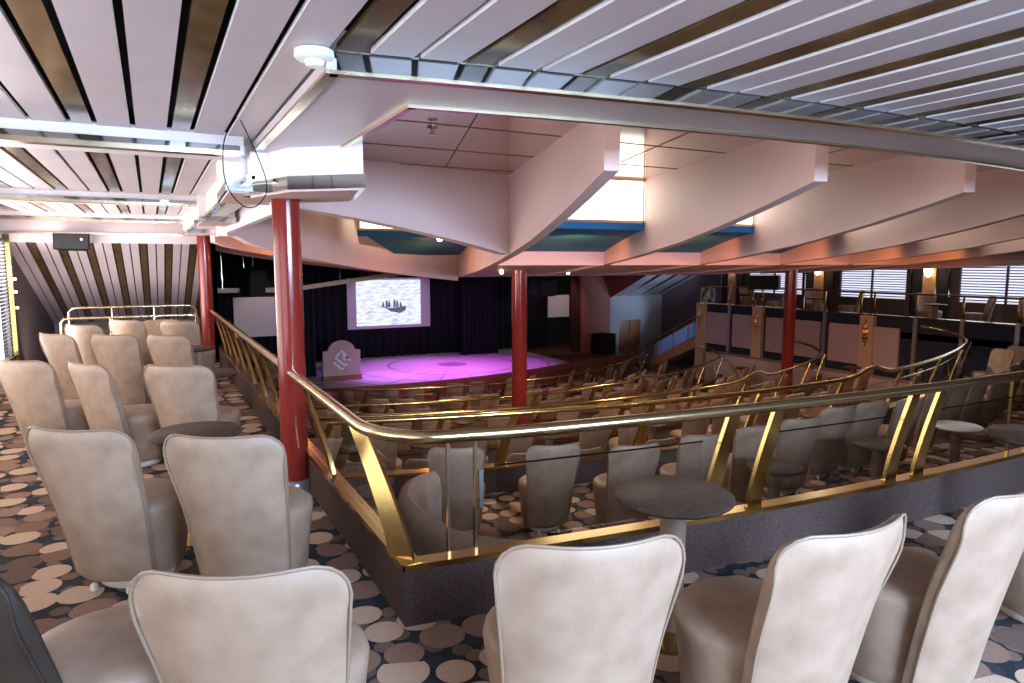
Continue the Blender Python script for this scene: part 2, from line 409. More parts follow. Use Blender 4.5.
for i in range(NF):
    S = lin(0, smax(i), 22)
    rows = []
    for s in S:
        a = P(i, s, -.02); b = P(i, s, .10)
        rows.append([(a[0], a[1], ZH), (a[0], a[1], zb(s)), (b[0], b[1], zb(s)), (b[0], b[1], ZH), (a[0], a[1], ZH)])
    m = MB(); m.grid(rows); e = rows[0]; m.add(e[:4], [(0, 1, 2, 3)]); e = rows[-1]; m.add(e[:4], [(0, 1, 2, 3)])
    struct(m, 'ceiling_fin', M['pink'], 20)
SP, SO = 3.8, 5.55
blue_faces = []
def coffer(ia, ib, sp=SP, so=SO, lit=True, oa=.10, ob=-.02):
    """infill between fin ia (left side) and fin ib: lit panel, blue band, blue soffit, lower face, soffit"""
    global n
    def q(i, s, o): return P(i, s, o)
    A0, B0 = q(ia, sp, oa), q(ib, sp, ob); A1, B1 = q(ia, so, oa), q(ib, so, ob)
    if lit:
        w = thing('light_panel', 'x', 'ceiling light', (A0[0], A0[1], 2.2))
        w.location = (0, 0, 0)
        m = MB(); m.wall([A0, B0], 2.225, ZH - .02, .04, 1); m.build('diffuser', M['lamp_white'], w)
        m = MB(); d = Vector((B0[0] - A0[0], B0[1] - A0[1])).normalized()
        A0v, B0v = Vector(A0), Vector(B0); nn = Vector((d.y, -d.x)) * .02
        m.wall([tuple(A0v + nn), tuple(B0v + nn)], 2.19, 2.225, .05, 1)
        m.wall([tuple(A0v + nn), tuple(B0v + nn)], ZH - .03, ZH, .05, 1)
        for f in (.012, .985):
            c = A0v.lerp(B0v, f); m.wall([tuple(c + nn - d * .012), tuple(c + nn + d * .012)], 2.2, ZH, .05, 1)
        m.build('frame', M['brass_light'], w); LP.append(w)
    else:
        m = MB(); m.wall([A0, B0], 2.2, ZH, .04, 1); struct(m, 'ceiling_coffer', M['pink'])
    m = MB(); m.wall([A0, B0], 2.10, 2.19, .04, 1)
    rows = []
    for f in lin(0, 1, 7):
        s = sp + (so - sp) * f; z = 2.10 - .27 * f ** 1.3
        a, b = q(ia, s, oa), q(ib, s, ob); rows.append([(*a, z), (*b, z)])
    m.grid(rows); struct(m, 'ceiling_coffer', M['blue'])
    m = MB(); m.wall([A1, B1], zb(so) - .01, 1.84, .05, 1)
    rows = []
    for s in lin(so, min(smax(ia), smax(ib)), 10):
        a, b = q(ia, s, oa), q(ib, s, ob); rows.append([(*a, zb(s) + .04), (*b, zb(s) + .04)])
    m.grid(rows); struct(m, 'ceiling_coffer', M['pink'])
LP = []
for i in range(NF - 1):
    if smax(i + 1) > SO + .3: coffer(i, i + 1)
LPL = ['large lit white ceiling panel in a gold frame behind the first pink fin', 'lit white ceiling panel showing under the second pink fin',
       'lit white ceiling panel deep behind the third pink fin', 'lit white ceiling panel deep behind the fourth pink fin', 'lit white ceiling panel deep behind the fifth pink fin', 'lit white ceiling panel behind the sixth pink fin']
for w, l in zip(LP, LPL): w['label'] = l; w['group'] = 'lit panels between the ceiling fins'
# left coffer: curved cross beams dying into the first fin
C1 = P(0, 3.97, -.02)
L1 = (1.06, C1[1] - .19 * (C1[0] - 1.06) / .98)
def beam(pts, zs, top, th, name='ceiling_fin'):
    m = MB(); m.wall(pts, zs, top, th, 1); return struct(m, name, M['pink'], 20)
pts = [(L1[0] + (C1[0] - L1[0]) * f, L1[1] + (C1[1] - L1[1]) * f) for f in lin(0, 1, 14)]
beam(pts, [2.24 - .48 * f ** 1.4 for f in lin(0, 1, 14)], ZH, .24)
# lit panel + blue soffit behind that beam
A0 = Vector((3.15, 11.55)); B0 = Vector(P(0, 7.6, -.02))
w = thing('light_panel', 'small lit white ceiling panel over blue band beneath the curved cross beam', 'ceiling light', group='lit panels between the ceiling fins')
m = MB(); m.wall([tuple(A0), tuple(B0)], 2.24, ZH, .04, 1); m.build('diffuser', M['lamp_white'], w)
m = MB(); m.wall([tuple(A0 - Vector((0, .02))), tuple(B0 - Vector((0, .02)))], 2.205, 2.24, .05, 1); m.wall([(A0.x - .03, A0.y - .03), (A0.x + .03, A0.y - .03)], 2.2, ZH, .05, 1); m.build('frame', M['brass_light'], w)
F2 = [(.96, 10.2), (1.97, 10.8), (3.1, 11.9), (4.3, 13.1), P(0, 10.6, -.02)]
m = MB(); m.wall([tuple(A0), tuple(B0)], 2.10, 2.20, .04, 1)
rows = []
for f in lin(0, 1, 6):
    a = Vector((3.15 + 1.0 * f, 11.55 + 1.15 * f)); b = Vector(P(0, 7.6 + 2.6 * f, -.02)); z = 2.10 - .27 * f
    mid = (a + b) / 2 + Vector((.0, .0))
    rows.append([(a.x, a.y, z + .10 * (1 - f)), (mid.x, mid.y, z - .02 * f), (b.x, b.y, z)])
m.grid(rows); struct(m, 'ceiling_coffer', M['blue'])
def smooth_poly(pts, n):
    out = []
    for i in range(len(pts) - 1):
        p0 = Vector(pts[max(i - 1, 0)]); p1 = Vector(pts[i]); p2 = Vector(pts[i + 1]); p3 = Vector(pts[min(i + 2, len(pts) - 1)])
        for k in range(n):
            t = k / n; out.append(tuple(.5 * ((2 * p1) + (p2 - p0) * t + (2 * p0 - 5 * p1 + 4 * p2 - p3) * t * t + (3 * p1 - p0 - 3 * p2 + p3) * t ** 3)))
    return out + [tuple(pts[-1])]
f2 = smooth_poly(F2, 5); nn_ = len(f2)
f2a = [p for p in f2 if p[0] <= 3.2]; f2b = [p for p in f2 if p[0] >= 3.0]
def zf2(x): return 2.02 - .77 * ((x - 1.1) / 5.1) ** .62 if x > 1.1 else 2.02
beam(f2, [zf2(p[0]) for p in f2], [ZH if p[0] < 3.15 else 2.0 - .12 * min(1, (p[0] - 3.15) / 1.5) for p in f2], .14)
F3 = smooth_poly([(.94, 13.5), (2.6, 14.4), (4.6, 15.6), (6.9, 17.0)], 5)
beam(F3, [1.93 - .66 * (max(0, p[0] - .94) / 5.96) ** .7 for p in F3], ZH, .14)
F4 = smooth_poly([(.94, 11.95), (2.2, 12.6), (3.6, 13.8), (5.6, 15.4)], 5)
beam(F4, [1.98 - .62 * (max(0, p[0] - .94) / 4.66) ** .7 for p in F4], 2.3, .14)
# front edge of the canopy and the fascia along the far gallery
m = MB(); m.wall([(6.2, 17.1), (16.4, 17.1)], 1.27, ZH, .12, 1); struct(m, 'ceiling_fascia', M['pink'])
m = MB(); ys = lin(4.5, 17.1, 12); m.wall([(16.4, y) for y in ys], [1.27 + .43 * max(0, (17.1 - y) / 12.6) for y in ys], ZH, .12, -1); struct(m, 'ceiling_fascia', M['pink'])
m = MB()
rows = [[(15.6, y, 1.27 + .43 * max(0, (17.1 - y) / 12.6) + .02), (16.45, y, 1.27 + .43 * max(0, (17.1 - y) / 12.6) + .02)] for y in ys]; m.grid(rows); struct(m, 'ceiling_coffer', M['pink'])

# ------------------------------------------------------------------ columns
def column(x, y, z0, z1, r, label):
    t = thing('column', label, 'column', (x, y, z0)); t['kind'] = 'structure'
    m = MB(); m.lathe([(r, .0), (r, z1 - z0)], n=36); m.build('column_shaft', M['red'], t, True)
    m = MB(); m.lathe([(r + .02, 0), (r + .02, .07), (r + .006, .085)], n=36); m.build('column_base', M['post_grey'], t, True)
    m = MB(); m.lathe([(r + .008, z1 - z0 - .03), (r + .008, z1 - z0)], n=36); m.build('column_collar', M['brass_light'], t, True)
column(.862, 5.02, 0, 2.12, .095, 'glossy red column beside the brass railing under the white ceiling box')
column(.79, 12.25, 0, 2.12, .10, 'slim red column at the far end of the side balcony')
column(6.3, 11.6, Z2 - .5, 1.62, .148, 'red column rising from the middle of the seating before the stage')
column(14.6, 12.2, Z3, 1.5, .15, 'red column in front of the far gallery wall')

# ------------------------------------------------------------------ walls
m = MB(); m.wall([(-2.35, -4.1), (19.6, -4.1)], 0, 2.6, .1, -1); struct(m, 'wall_back', M['peach'])
# port wall (with the window at the end)
m = MB(); m.box((-2.0, 3., .06), (.12, 17.5, .14)); m.box((-2.0, 3., 2.3), (.12, 17.5, .4)); struct(m, 'wall_left', M['peach'])
def window(nm, x, ya, yb, za, zc, dm, bm, nrm, mull, ns):
    t = bpy.data.objects.new(nm, None); COL.objects.link(t); t['kind'] = 'structure'
    d = .06 * nrm
    m = MB(); m.box((x - d * 1.6, (ya + yb) / 2, (za + zc) / 2), (.02, yb - ya, zc - za)); m.build('window_pane', dm, t)
    m = MB()
    for k in range(ns):
        z = za + (zc - za) * (k + .5) / ns
        m.add([(x + d * .3, ya, z - .012), (x + d * .3, yb, z - .012), (x + d * .9, yb, z + .014), (x + d * .9, ya, z + .014),
               (x + d * .3, ya, z - .016), (x + d * .3, yb, z - .016), (x + d * .9, yb, z + .010), (x + d * .9, ya, z + .010)],
              [(0, 1, 2, 3), (7, 6, 5, 4), (0, 4, 5, 1), (2, 6, 7, 3), (1, 5, 6, 2), (0, 3, 7, 4)])
    m.build('blind', bm, t)
    m = MB()
    for f in mull: m.box((x, ya + (yb - ya) * f, (za + zc) / 2), (.05, .05, zc - za))
    m.box((x, (ya + yb) / 2, za), (.1, yb - ya, .06)); m.box((x, (ya + yb) / 2, zc), (.1, yb - ya, .06)); m.build('window_frame', M['dark_wall'], t)
    return t
window('window_1', -2.02, 9.4, 13.1, .15, 2.0, M['daylight2'], M['blind_white'], 1, (0, .33, .66, 1), 34)
window('window_2', -2.02, 4.6, 8.8, .4, 2.0, M['daylight2'], M['blind_white'], 1, (0, .33, .66, 1), 30)
window('window_3', -2.02, -.2, 4.0, .4, 2.0, M['daylight2'], M['blind_white'], 1, (0, .33, .66, 1), 30)
# end wall of the port balcony: soffit, sloping slatted ceiling over the stairs, grey wall
m = MB(); m.wall([(-2.1, 13.2), (.98, 13.2)], 1.98, 2.45, .1, 1); struct(m, 'wall_front', M['slat_edge'])
m = MB(); m.box((-.6, 13.18, 2.13), (3.0, .03, .03)); struct(m, 'trim_%d' % n, M['brass_light']); n += 1
pk, mr = MB(), MB(); x = -2.05; cnt = 0
def slope(mb, xa, xb, ya, za, yb, zb_, th=.03): mb.add([(xa, ya, za), (xb, ya, za), (xb, yb, zb_), (xa, yb, zb_), (xa, ya, za + th), (xb, ya, za + th), (xb, yb, zb_ + th), (xa, yb, zb_ + th)], [(0, 3, 2, 1), (4, 5, 6, 7), (0, 1, 5, 4), (1, 2, 6, 5), (2, 3, 7, 6), (3, 0, 4, 7)])
x = -2.0
while x < .9:
    slope(pk, x, x + .118, 13.3, 1.975, 18.5, .27); x += .138
    if x < .86: slope(pk, x, min(x + .118, .97), 13.3, 1.975, 18.5, .27)
    x += .138
    if x < .87: slope(mr, x, x + .10, 13.3, 1.985, 18.5, .28)
    x += .12
struct(pk, 'ceiling_slope', M['slat']); struct(mr, 'ceiling_slope_strip', M['mirror'])
m = MB(); slope(m, -2.3, .98, 13.3, 2.06, 18.5, .36); struct(m, 'ceiling_slope_backing', M['black'])
m = MB(); m.wall([(-2.3, 18.5), (.98, 18.5)], -2.7, .34, .1, 1); struct(m, 'wall_stairwell', M['grey_wall'])
m = MB(); m.add([(-2.0, 13.3, 2.4), (-2.0, 18.6, 2.4), (-2.0, 18.6, -2.7), (-2.0, 13.3, -2.7)], [(0, 1, 2, 3)]); struct(m, 'wall_left_front', M['dark_wall'])
m = MB(); m.box((-1.97, 13.22, 1.1), (.09, .14, 2.0)); struct(m, 'trim_%d' % n, M['brass']); n += 1
m = MB(); m.grid([[(-2., 13.3, -.02), (.94, 13.3, -.02)], [(-2., 18.5, -2.7), (.94, 18.5, -2.7)]]); struct(m, 'floor_stairs', M['carpet'])
# theatre side wall in front of the balcony and the stage house
m = MB(); m.wall([(.98, 12.4), (.98, 25.6)], -2.7, 2.7, .08, 1); struct(m, 'wall_stage_left', M['black'])
m = MB(); m.box((.93, 12.75, .8), (.10, .7, 2.6)); struct(m, 'wall_pier', M['grey_wall'])
m = MB(); m.wall([(.9, 26.2), (17, 26.2)], -2.7, 3, .1, 1); struct(m, 'wall_stage', M['black'])
m = MB(); m.prism([(.9, 17.2), (17, 17.2), (17, 26.3), (.9, 26.3)], 2.66, 2.75); struct(m, 'ceiling_stage', M['black'])
m = MB(); m.wall([(15.35, 23.0), (16.78, 23.0)], -2.7, 2.6, .1, 1); m.add([(16.77, 17.15, 2.7), (16.77, 23.05, 2.7), (16.77, 23.05, .2)], [(0, 1, 2)]); m.add([(16.80, 17.15, 2.7), (16.80, 23.05, 2.7), (16.80, 23.05, .2)], [(0, 2, 1)]); struct(m, 'wall_proscenium', M['redwall'])
m = MB(); m.wall([(16.78, 23.0), (17.25, 23.0)], -2.7, .30, .1, 1); m.wall([(18.37, 23.0), (19.6, 23.0)], -2.7, .30, .1, 1); m.wall([(17.25, 23.0), (18.37, 23.0)], -.74, .30, .1, 1)
struct(m, 'wall_front_right', M['grey_wall'])
t = bpy.data.objects.new('door_1', None); COL.objects.link(t); t['kind'] = 'structure'
m = MB(); m.box((17.53, 23.05, -1.72), (.54, .05, 1.94)); m.box((18.09, 23.05, -1.72), (.54, .05, 1.94)); m.build('door_leaf', M['wood'], t)
m = MB(); m.box((17.76, 23.0, -1.75), (.03, .05, .2)); m.box((17.86, 23.0, -1.75), (.03, .05, .2)); m.build('door_handle', M['brass'], t)
pk, mr = MB(), MB(); x = 16.78
while x < 19.4:
    slope(pk, x, x + .30, 17.2, 2.66, 23, .28); slope(pk, x + .33, x + .60, 17.2, 2.66, 23, .28); slope(mr, x + .63, x + .80, 17.2, 2.67, 23, .29); x += .83
struct(pk, 'ceiling_slope', M['grey_wall']); struct(mr, 'ceiling_slope_strip', M['chrome'])
m = MB(); slope(m, 16.78, 19.6, 17.2, 2.72, 23, .34); struct(m, 'ceiling_slope_backing', M['black'])
# starboard outer wall with windows
m = MB(); WY = [(5.9, 10.1), (12.75, 14.15), (16.2, 17.8)]
WY = [(4.6, 7.2), (8.4, 10.75), (12.2, 14.4), (15.8, 18.2)]
m.wall([(XW, -4), (XW, 23.1)], -2.7, .55, .1, -1); m.wall([(XW, -4), (XW, 23.1)], 2.0, 2.7, .1, -1)
yy = [-4] + [q for p in WY for q in p] + [23.1]
for a, b in zip(yy[::2], yy[1::2]): m.wall([(XW, a), (XW, b)], .55, 2.0, .1, -1)
struct(m, 'wall_right', M['dark_wall'])
for k, (a, b) in enumerate(WY): window('window_%d' % (k + 4), XW, a, b, .55, 2.0, M['daylight'], M['blind'], -1, (0, .5, 1), 20)
# pilasters with navy side strips on that wall
for y in (7.8, 11.5, 15.1, 18.9):
    m = MB(); m.box((XW - .06, y, 1.2), (.14, .36, 2.4)); struct(m, 'wall_pilaster', M['tan'])
    m = MB(); m.box((XW - .04, y - .36, 1.2), (.1, .28, 2.4)); m.box((XW - .04, y + .36, 1.2), (.1, .28, 2.4)); struct(m, 'wall_pilaster', M['navy'])
    m = MB(); m.box((XW - .08, y - .53, 1.2), (.06, .03, 2.4)); m.box((XW - .08, y + .53, 1.2), (.06, .03, 2.4)); struct(m, 'trim_%d' % n, M['chrome']); n += 1
for y, l in ((7.8, 'lit glass wall sconce on the tan pilaster beside the widest far window'), (11.5, 'lit glass wall sconce on tan pilaster between the two wide far windows'), (15.1, 'lit glass wall sconce on tan pilaster behind the hanging black loudspeaker'), (18.9, 'lit glass wall sconce on the pilaster above the curved staircase')):
    t = thing('wall_sconce', l, 'lamp', (XW - .20, y, 1.36), group='sconces on the far wall')
    m = MB(); m.lathe([(.03, -.1), (.07, -.06), (.10, .05), (.12, .12), (.10, .125)], n=16); m.build('lamp_shade', M['sconce'], t, True)
    m = MB(); m.box((.05, 0, -.03), (.08, .06, .14)); m.build('bracket', M['brass'], t)

# starboard gallery front (navy bands, pale panels, pilasters with brass ornament)
def gband(ya, yb, za, zc, mm, th=.10, nm='wall_gallery'):
    m = MB(); m.wall([(XG + .0, ya), (XG + .0, yb)], za, zc, th, -1); struct(m, nm, mm)
gband(-4, 16.7, -2.7, .36, M['navy'])
for ya, yb in ((10.0, 10.75), (10.75, 12.0), (12.2, 14.1), (14.5, 15.4), (15.5, 16.6)):
    m = MB(); m.box((XG - .03, (ya + yb) / 2, -.42), (.06, yb - ya - .08, 1.0 if ya > 9 else 1.)); struct(m, 'wall_gallery_panel', M['peach'])
m = MB(); m.box((XG - .25, 10.2, -1.74), (.5, 11.6, 1.2)); struct(m, 'wall_gallery_bench', M['peach'])
m = MB(); m.box((XG, 10.5, .365), (.16, 12.6, .03)); struct(m, 'trim_%d' % n, M['brass']); n += 1
for y in (10.85, 14.35, 16.7):
    m = MB(); m.box((XG - .06, y, -.9), (.14, .36, 2.5)); struct(m, 'wall_pilaster', M['tan'])
    t = thing('wall_ornament', {10.85: 'tall brass ornament on the gallery pilaster beside plain navy wall', 14.35: 'tall brass ornament on the gallery pilaster beside red column', 16.7: 'tall brass ornament on the gallery end pilaster by the stairs'}[y], 'ornament', (XG - .14, y, -.1), group='brass ornaments on the gallery front')
    m = MB()
    for q in (-.05, 0, .05): m.tube([(0, q, -.33 + abs(q) * 2), (-.02, q, 0), (0, q, .33 - abs(q) * 2)], .014, 6)
    m.build('rod', M['brass'], t, True)
    m = MB(); m.box((0, 0, .12), (.05, .16, .03)); m.box((0, 0, -.12), (.05, .16, .03)); m.build('band', M['brass'], t)
m = MB(); m.lathe([(.10, 0), (.09, .02)], n=20)
o = m.build('wall_plaque', M['brass'], None, True, (XG - .11, 8.5, -.28)); o.rotation_euler = (0, -PI / 2, 0); o.scale = (.5, 1.1, 1); tag(o, 'small oval brass plaque on the plain navy gallery wall', 'plaque')

# ------------------------------------------------------------------ railings
def post_shape(base, top, n=9, bulge=.05):
    b, t = Vector(base), Vector(top); out = []
    lean = Vector((t.x - b.x, t.y - b.y, 0))
    for i in range(n):
        f = i / (n - 1); e = f * f * (3 - 2 * f) * .35 + f * .65 if False else f ** 1.25
        p = Vector((b.x + lean.x * e, b.y + lean.y * e, b.z + (t.z - b.z) * f)); out.append(p)
    return out
def railing(label, path, zfl, lean, post_ids, rail_r=.031, glass=True, curl=None, rail_h=.88, pw=.085, group=None, tilt=.06, plain=True, mid=True):
    """path: plan points along the kerb centre; rail runs lean outward from it"""
    t = thing('brass_railing', label, 'railing', group=group)
    rp = [(p[0], p[1], zfl + rail_h) for p in off(path, lean)]
    if curl: rp = rp + curl
    m = MB(); m.tube(rp, rail_r, 12); m.build('handrail', M['brass'], t, True)
    m = MB(); m.wall(off(path, -.065), zfl + .262, zfl + .292, .11, 1); m.build('base_strip', M['brass'], t)
    pl = off(path, 0); last = None
    for i in post_ids:
        p = Vector(path[i]); q = Vector(rp[i][:2]); a = Vector(path[max(i - 1, 0)]); b = Vector(path[min(i + 1, len(path) - 1)]); tg = (b - a).normalized()
        m = MB(); pts = post_shape((p.x, p.y, zfl + .28), (q.x + tg.x * tilt, q.y + tg.y * tilt, zfl + rail_h - .015))
        m.ribbon(pts, (tg.x, tg.y, 0), [pw * (1.25 - .35 * k / 8) for k in range(9)], .022)
        m.build('post', M['brass'], t, 40)
    if glass:
        ids = sorted(set([0] + list(post_ids) + [len(path) - 1]))
        for a, b in zip(ids, ids[1:]):
            if b - a < 2: continue
            seg = off(path[a:b + 1], lean * .35); m = MB(); m.wall(seg, zfl + .32, zfl + .70, .008, 1); m.build('glass_panel', M['glass'], t)
    return t
# main railing: along the side balcony, round the corner, along the curved front
xs = [XL + .065 + .08 * k for k in range(1, 6)] + lin(1.45, 15.6, 90)
path = [(XL + .065, y) for y in lin(12.0, a1(XL) + .40, 40)]
cx, cy = XL + .065, a1(XL) + .065
path += [(cx, cy + .2), (cx + .02, cy + .1), (cx + .07, cy + .04), (cx + .15, cy + .0)] + [(x, a1(x) + .065) for x in xs[2:]]
nl = 40
front0 = nl + 4
def idx(x): return min(range(front0, len(path)), key=lambda i: abs(path[i][0] - x))
t = thing('brass_railing', 'long brass handrail with glass panels turning the corner of the upper balcony', 'railing')
rp = off(path, -.12)
# rounder sweep for the handrail corner
rail = [(XL - .10, y, .88) for y in lin(12.0, 3.45, 30)]
cr = .32; c0 = (XL - .10 + cr, 3.18)
rail += [(c0[0] - cr * math.cos(a), c0[1] - .42 * math.sin(a), .88) for a in lin(0, PI / 2 * .93, 10)]
rail += [(x, a1(x) - .055, .88) for x in lin(1.45, 15.6, 70)]
m = MB(); m.tube(rail, .031, 16); m.build('handrail', M['rail'], t, True)
m = MB(); m.wall([(XL - .01, 12.2), (XL - .01, 8), (XL - .01, a1(XL) - .01)], .268, .296, .085, 1); m.wall([(x, a1(x) - .01) for x in lin(XL - .01, 15.6, 60)], .268, .296, .085, 1); m.build('base_strip', M['brass'], t)
def post(b, tp, side, w=.085):
    pts = post_shape((*b, .285), (*tp, .865)); m = MB(); m.ribbon(pts, (*side, 0), [w * (1.3 - .4 * k / 8) for k in range(9)], .024); m.build('post', M['brass'], t, 40)
post((XL + .02, 2.90), (XL - .09, 3.22), (.6, -.8), .10)
for y in (4.35, 5.55, 6.4, 7.25, 8.1, 8.95, 9.8, 10.65, 11.5):
    post((XL + .04, y), (XL - .09, y + .30), (0, 1), .085)
for x in (2.62, 2.93, 4.05, 4.32, 6.2, 6.5, 9, 12):
    post((x, a1(x) + .05), (x + .07, a1(x) - .045), (1, .0), .085)
for a, b in ((3.05, 4.25), (4.45, 5.45), (5.65, 6.3), (6.5, 7.15), (7.35, 8.0), (8.2, 8.85), (9.05, 9.7), (9.9, 10.55), (10.75, 11.4)):
    m = MB(); m.wall([(XL + .03, b), (XL + .03, a)], .31, .70, .008, 1); m.build('glass_panel', M['glass'], t)
for a, b in ((1.40, 2.56), (3.0, 3.98), (4.4, 6.1), (6.6, 8.9), (9.1, 11.9)):
    m = MB(); m.wall([(x, a1(x) + .04) for x in lin(a, b, 8)], .33, .70, .008, 1); m.build('glass_panel', M['glass'], t)
    m = MB(); m.tube([(x, a1(x) + .04, .703) for x in lin(a, b, 8)], .0045, 6); m.build('glass_edge', M['cable'], t)
m = MB(); m.box((XL + .035, a1(XL) + .04, .284), (.095, .10, .030)); m.build('corner_plate', M['brass'], t)
# narrow gate frame in the railing
for x in (1.16, 1.29):
    m = MB(); m.box((x, a1(x) + .04, .57), (.014, .02, .56)); m.build('gate_bar', M['brass_light'], t)
m = MB(); m.box((1.225, a1(1.22) + .04, .845), (.15, .02, .012)); m.build('gate_bar', M['chrome'], t)
m = MB(); m.box((1.315, a1(1.3) + .04, .60), (.022, .03, .18)); m.build('gate_latch', M['steel'], t)
for x in (5.35, 5.6):
    m = MB(); m.box((x, a1(x) + .04, .57), (.016, .02, .56)); m.build('gate_bar', M['brass'], t)
# cable of black gate handle omitted: unclear in the photo
def tier_rail(f, zf, x0, x1, label, npost, curl_dir=1, kink=None):
    xs = lin(x0, x1, 60)
    pth = [(x, f(x) + .06) for x in xs]
    rp = []
    t = thing('brass_railing', label, 'railing', group='brass railings of the seating tiers')
    for x in xs:
        dz = 0
        if kink:
            for kx, kz in kink: dz += kz * math.exp(-((x - kx) / .35) ** 2)
        rp.append((x, f(x) - .05, zf + .88 + dz))
    s = (f(x1) - f(x1 - .2)) / .2
    ex, ey = x1, f(x1) - .05
    rp += [(ex + .25, ey + .25 * s + .12, zf + .92), (ex + .42, ey + .25 * s + .45, zf + .99), (ex + .40, ey + .25 * s + .8, zf + 1.05), (ex + .2, ey + .25 * s + 1.0, zf + 1.08)]
    rp = [tuple(rp[0][k] + (0, .0, -.0)[k] for k in range(3))] + rp[1:]
    m = MB(); m.tube(rp, .03, 10); m.build('handrail', M['brass'], t, True)
    m = MB(); m.wall([(x, f(x) - .02) for x in xs], zf + .265, zf + .292, .15, 1); m.build('base_strip', M['brass'], t)
    px = lin(x0 + .1, x1, npost)
    for x in px:
        pts = post_shape((x, f(x) + .05, zf + .28), (x + .16, f(x) - .045, zf + .865)); m = MB(); m.ribbon(pts, (1, 2 * .04 * (x - 7), 0), [.09 * (1.3 - .4 * k / 8) for k in range(9)], .024); m.build('post', M['brass'], t, 40)
    m = MB(); m.tube([(x, f(x) + .04, zf + .70) for x in xs], .006, 6); m.build('middle_rail', M['brass'], t, True)
    for a, b in zip(px, px[1:]):
        m = MB(); m.wall([(x, f(x) + .04) for x in lin(a + .08, b - .08, 6)], zf + .32, zf + .69, .008, 1); m.build('glass_panel', M['glass'], t)
tier_rail(a2, Z1, 1.5, 14.9, 'brass railing with curled end on the second seating tier', 9, kink=((9.2, .12),))
tier_rail(a3, Z2, 2.0, 14.6, 'brass railing on the third seating tier passing behind the red column', 9, kink=((10.4, .14),))
tier_rail(a4, Z3, 2.2, 14.6, 'brass railing on the fourth seating tier in front of stage pit', 9, kink=((10.2, .10),))
tier_rail(a5, Z4, 2.6, 14.8, 'lowest brass railing closest to the purple stage', 8)

# balcony stair rails at the end of the side balcony
for y, l, xa in ((13.05, 'brass stair rail in front of the sloping slatted ceiling, farther one', -1.2), (12.35, 'brass stair rail standing behind the tub chairs, closer one', -1.25)):
    t = thing('stair_rail', l, 'railing', group='brass rails round the balcony stairs')
    h = 0 if y > 12.6 else -.12
    m = MB(); m.tube([(xa, y, .05), (xa, y, .86 + h), (xa + .04, y, .915 + h), (xa + .1, y, .92 + h), (.55, y, .92 + h), (.62, y, .90 + h), (.66, y, .84 + h), (.66, y, .05)], .022, 10); m.build('handrail', M['brass_light'], t, True)
    for x in (-.6, 0.02):
        m = MB(); m.tube([(x, y, 0), (x, y, .91 + h)], .014, 8); m.build('post', M['brass_light'], t, True)
    m = MB(); m.box((-.28, y, .40), (1.75, .01, .6)); m.build('glass_panel', M['glass'], t)
# gallery rail, starboard
t = thing('brass_railing', 'brass gallery railing with curved posts along the far balcony', 'railing')
m = MB(); m.tube([(XG + .02, 16.75, .36), (XG - .05, 16.7, .6), (XG - .06, 16.55, .86), (XG - .06, 16.3, .92)] + [(XG - .06, y, .92) for y in lin(15.8, 4, 14)], .024, 10); m.build('handrail', M['brass'], t, True)
for y in (5.6, 7.5, 8.6, 9.65, 10.7, 11.05, 12.1, 14.2, 14.55, 15.5, 16.4):
    m = MB(); m.ribbon([(XG, y, .37), (XG - .09, y - .02, .5), (XG - .11, y - .01, .65), (XG - .06, y, .91)], (0, 1, 0), .05, .02); m.build('post', M['brass'], t, 40)
for y in lin(5, 16, 12):
    m = MB(); m.box((XG - .02, y + .4, .63), (.008, .85, .46)); m.build('glass_panel', M['glass'], t)
for y in (7.5, 8.6, 9.65, 12.1, 15.5):
    m = MB(); m.box((XG - .05, y, -.55), (.07, .09, 1.9)); m.build('support_post', M['post_grey'], t)

# curved stair down from the far gallery
t = thing('staircase', 'staircase with brass handrail and blue glass beside the far door', 'staircase')
A, B = Vector((16.15, 16.9, .05)), Vector((16.25, 19.5, -1.15))
top = [A.lerp(B, f) for f in lin(0, 1, 10)] + [B + Vector((.02, .3, -.12)), B + Vector((.0, .45, -.3)), B + Vector((-.05, .42, -.5))]
m = MB(); m.tube(top, .03, 10); m.tube([p + Vector((0, .1, -.16)) for p in top[:10]], .02, 8); m.build('handrail', M['brass'], t, True)
for f in (.02, .3, .6, .95):
    p = A.lerp(B, f); m = MB(); m.tube([p, p - Vector((0, 0, .85))], .02, 8); m.build('post', M['brass'], t, True)
m = MB(); a_, b_ = A - Vector((0, 0, .14)), B - Vector((0, 0, .14)); dn = Vector((0, 0, .52)); m.add([a_, b_, b_ - dn, a_ - dn], [(0, 1, 2, 3)]); m.build('glass_panel', M['blue_glass'], t)
m = MB(); a_, b_ = A - Vector((0, 0, .72)), B - Vector((0, -.2, .72)); w = Vector((.06, 0, 0)); dn = Vector((0, 0, .34))
m.add([a_, b_, b_ - dn, a_ - dn, a_ + w, b_ + w, b_ - dn + w, a_ - dn + w], [(0, 1, 2, 3), (7, 6, 5, 4), (0, 4, 5, 1), (1, 5, 6, 2), (2, 6, 7, 3), (3, 7, 4, 0)]); m.build('stringer', M['stringer'], t)
m = MB()
for k in range(9):
    p = A.lerp(B, k / 8) - Vector((0, 0, .85)); m.box((p.x + .75, p.y, p.z - .05), (1.4, .36, .14))
m.build('tread', M['kerb'], t)

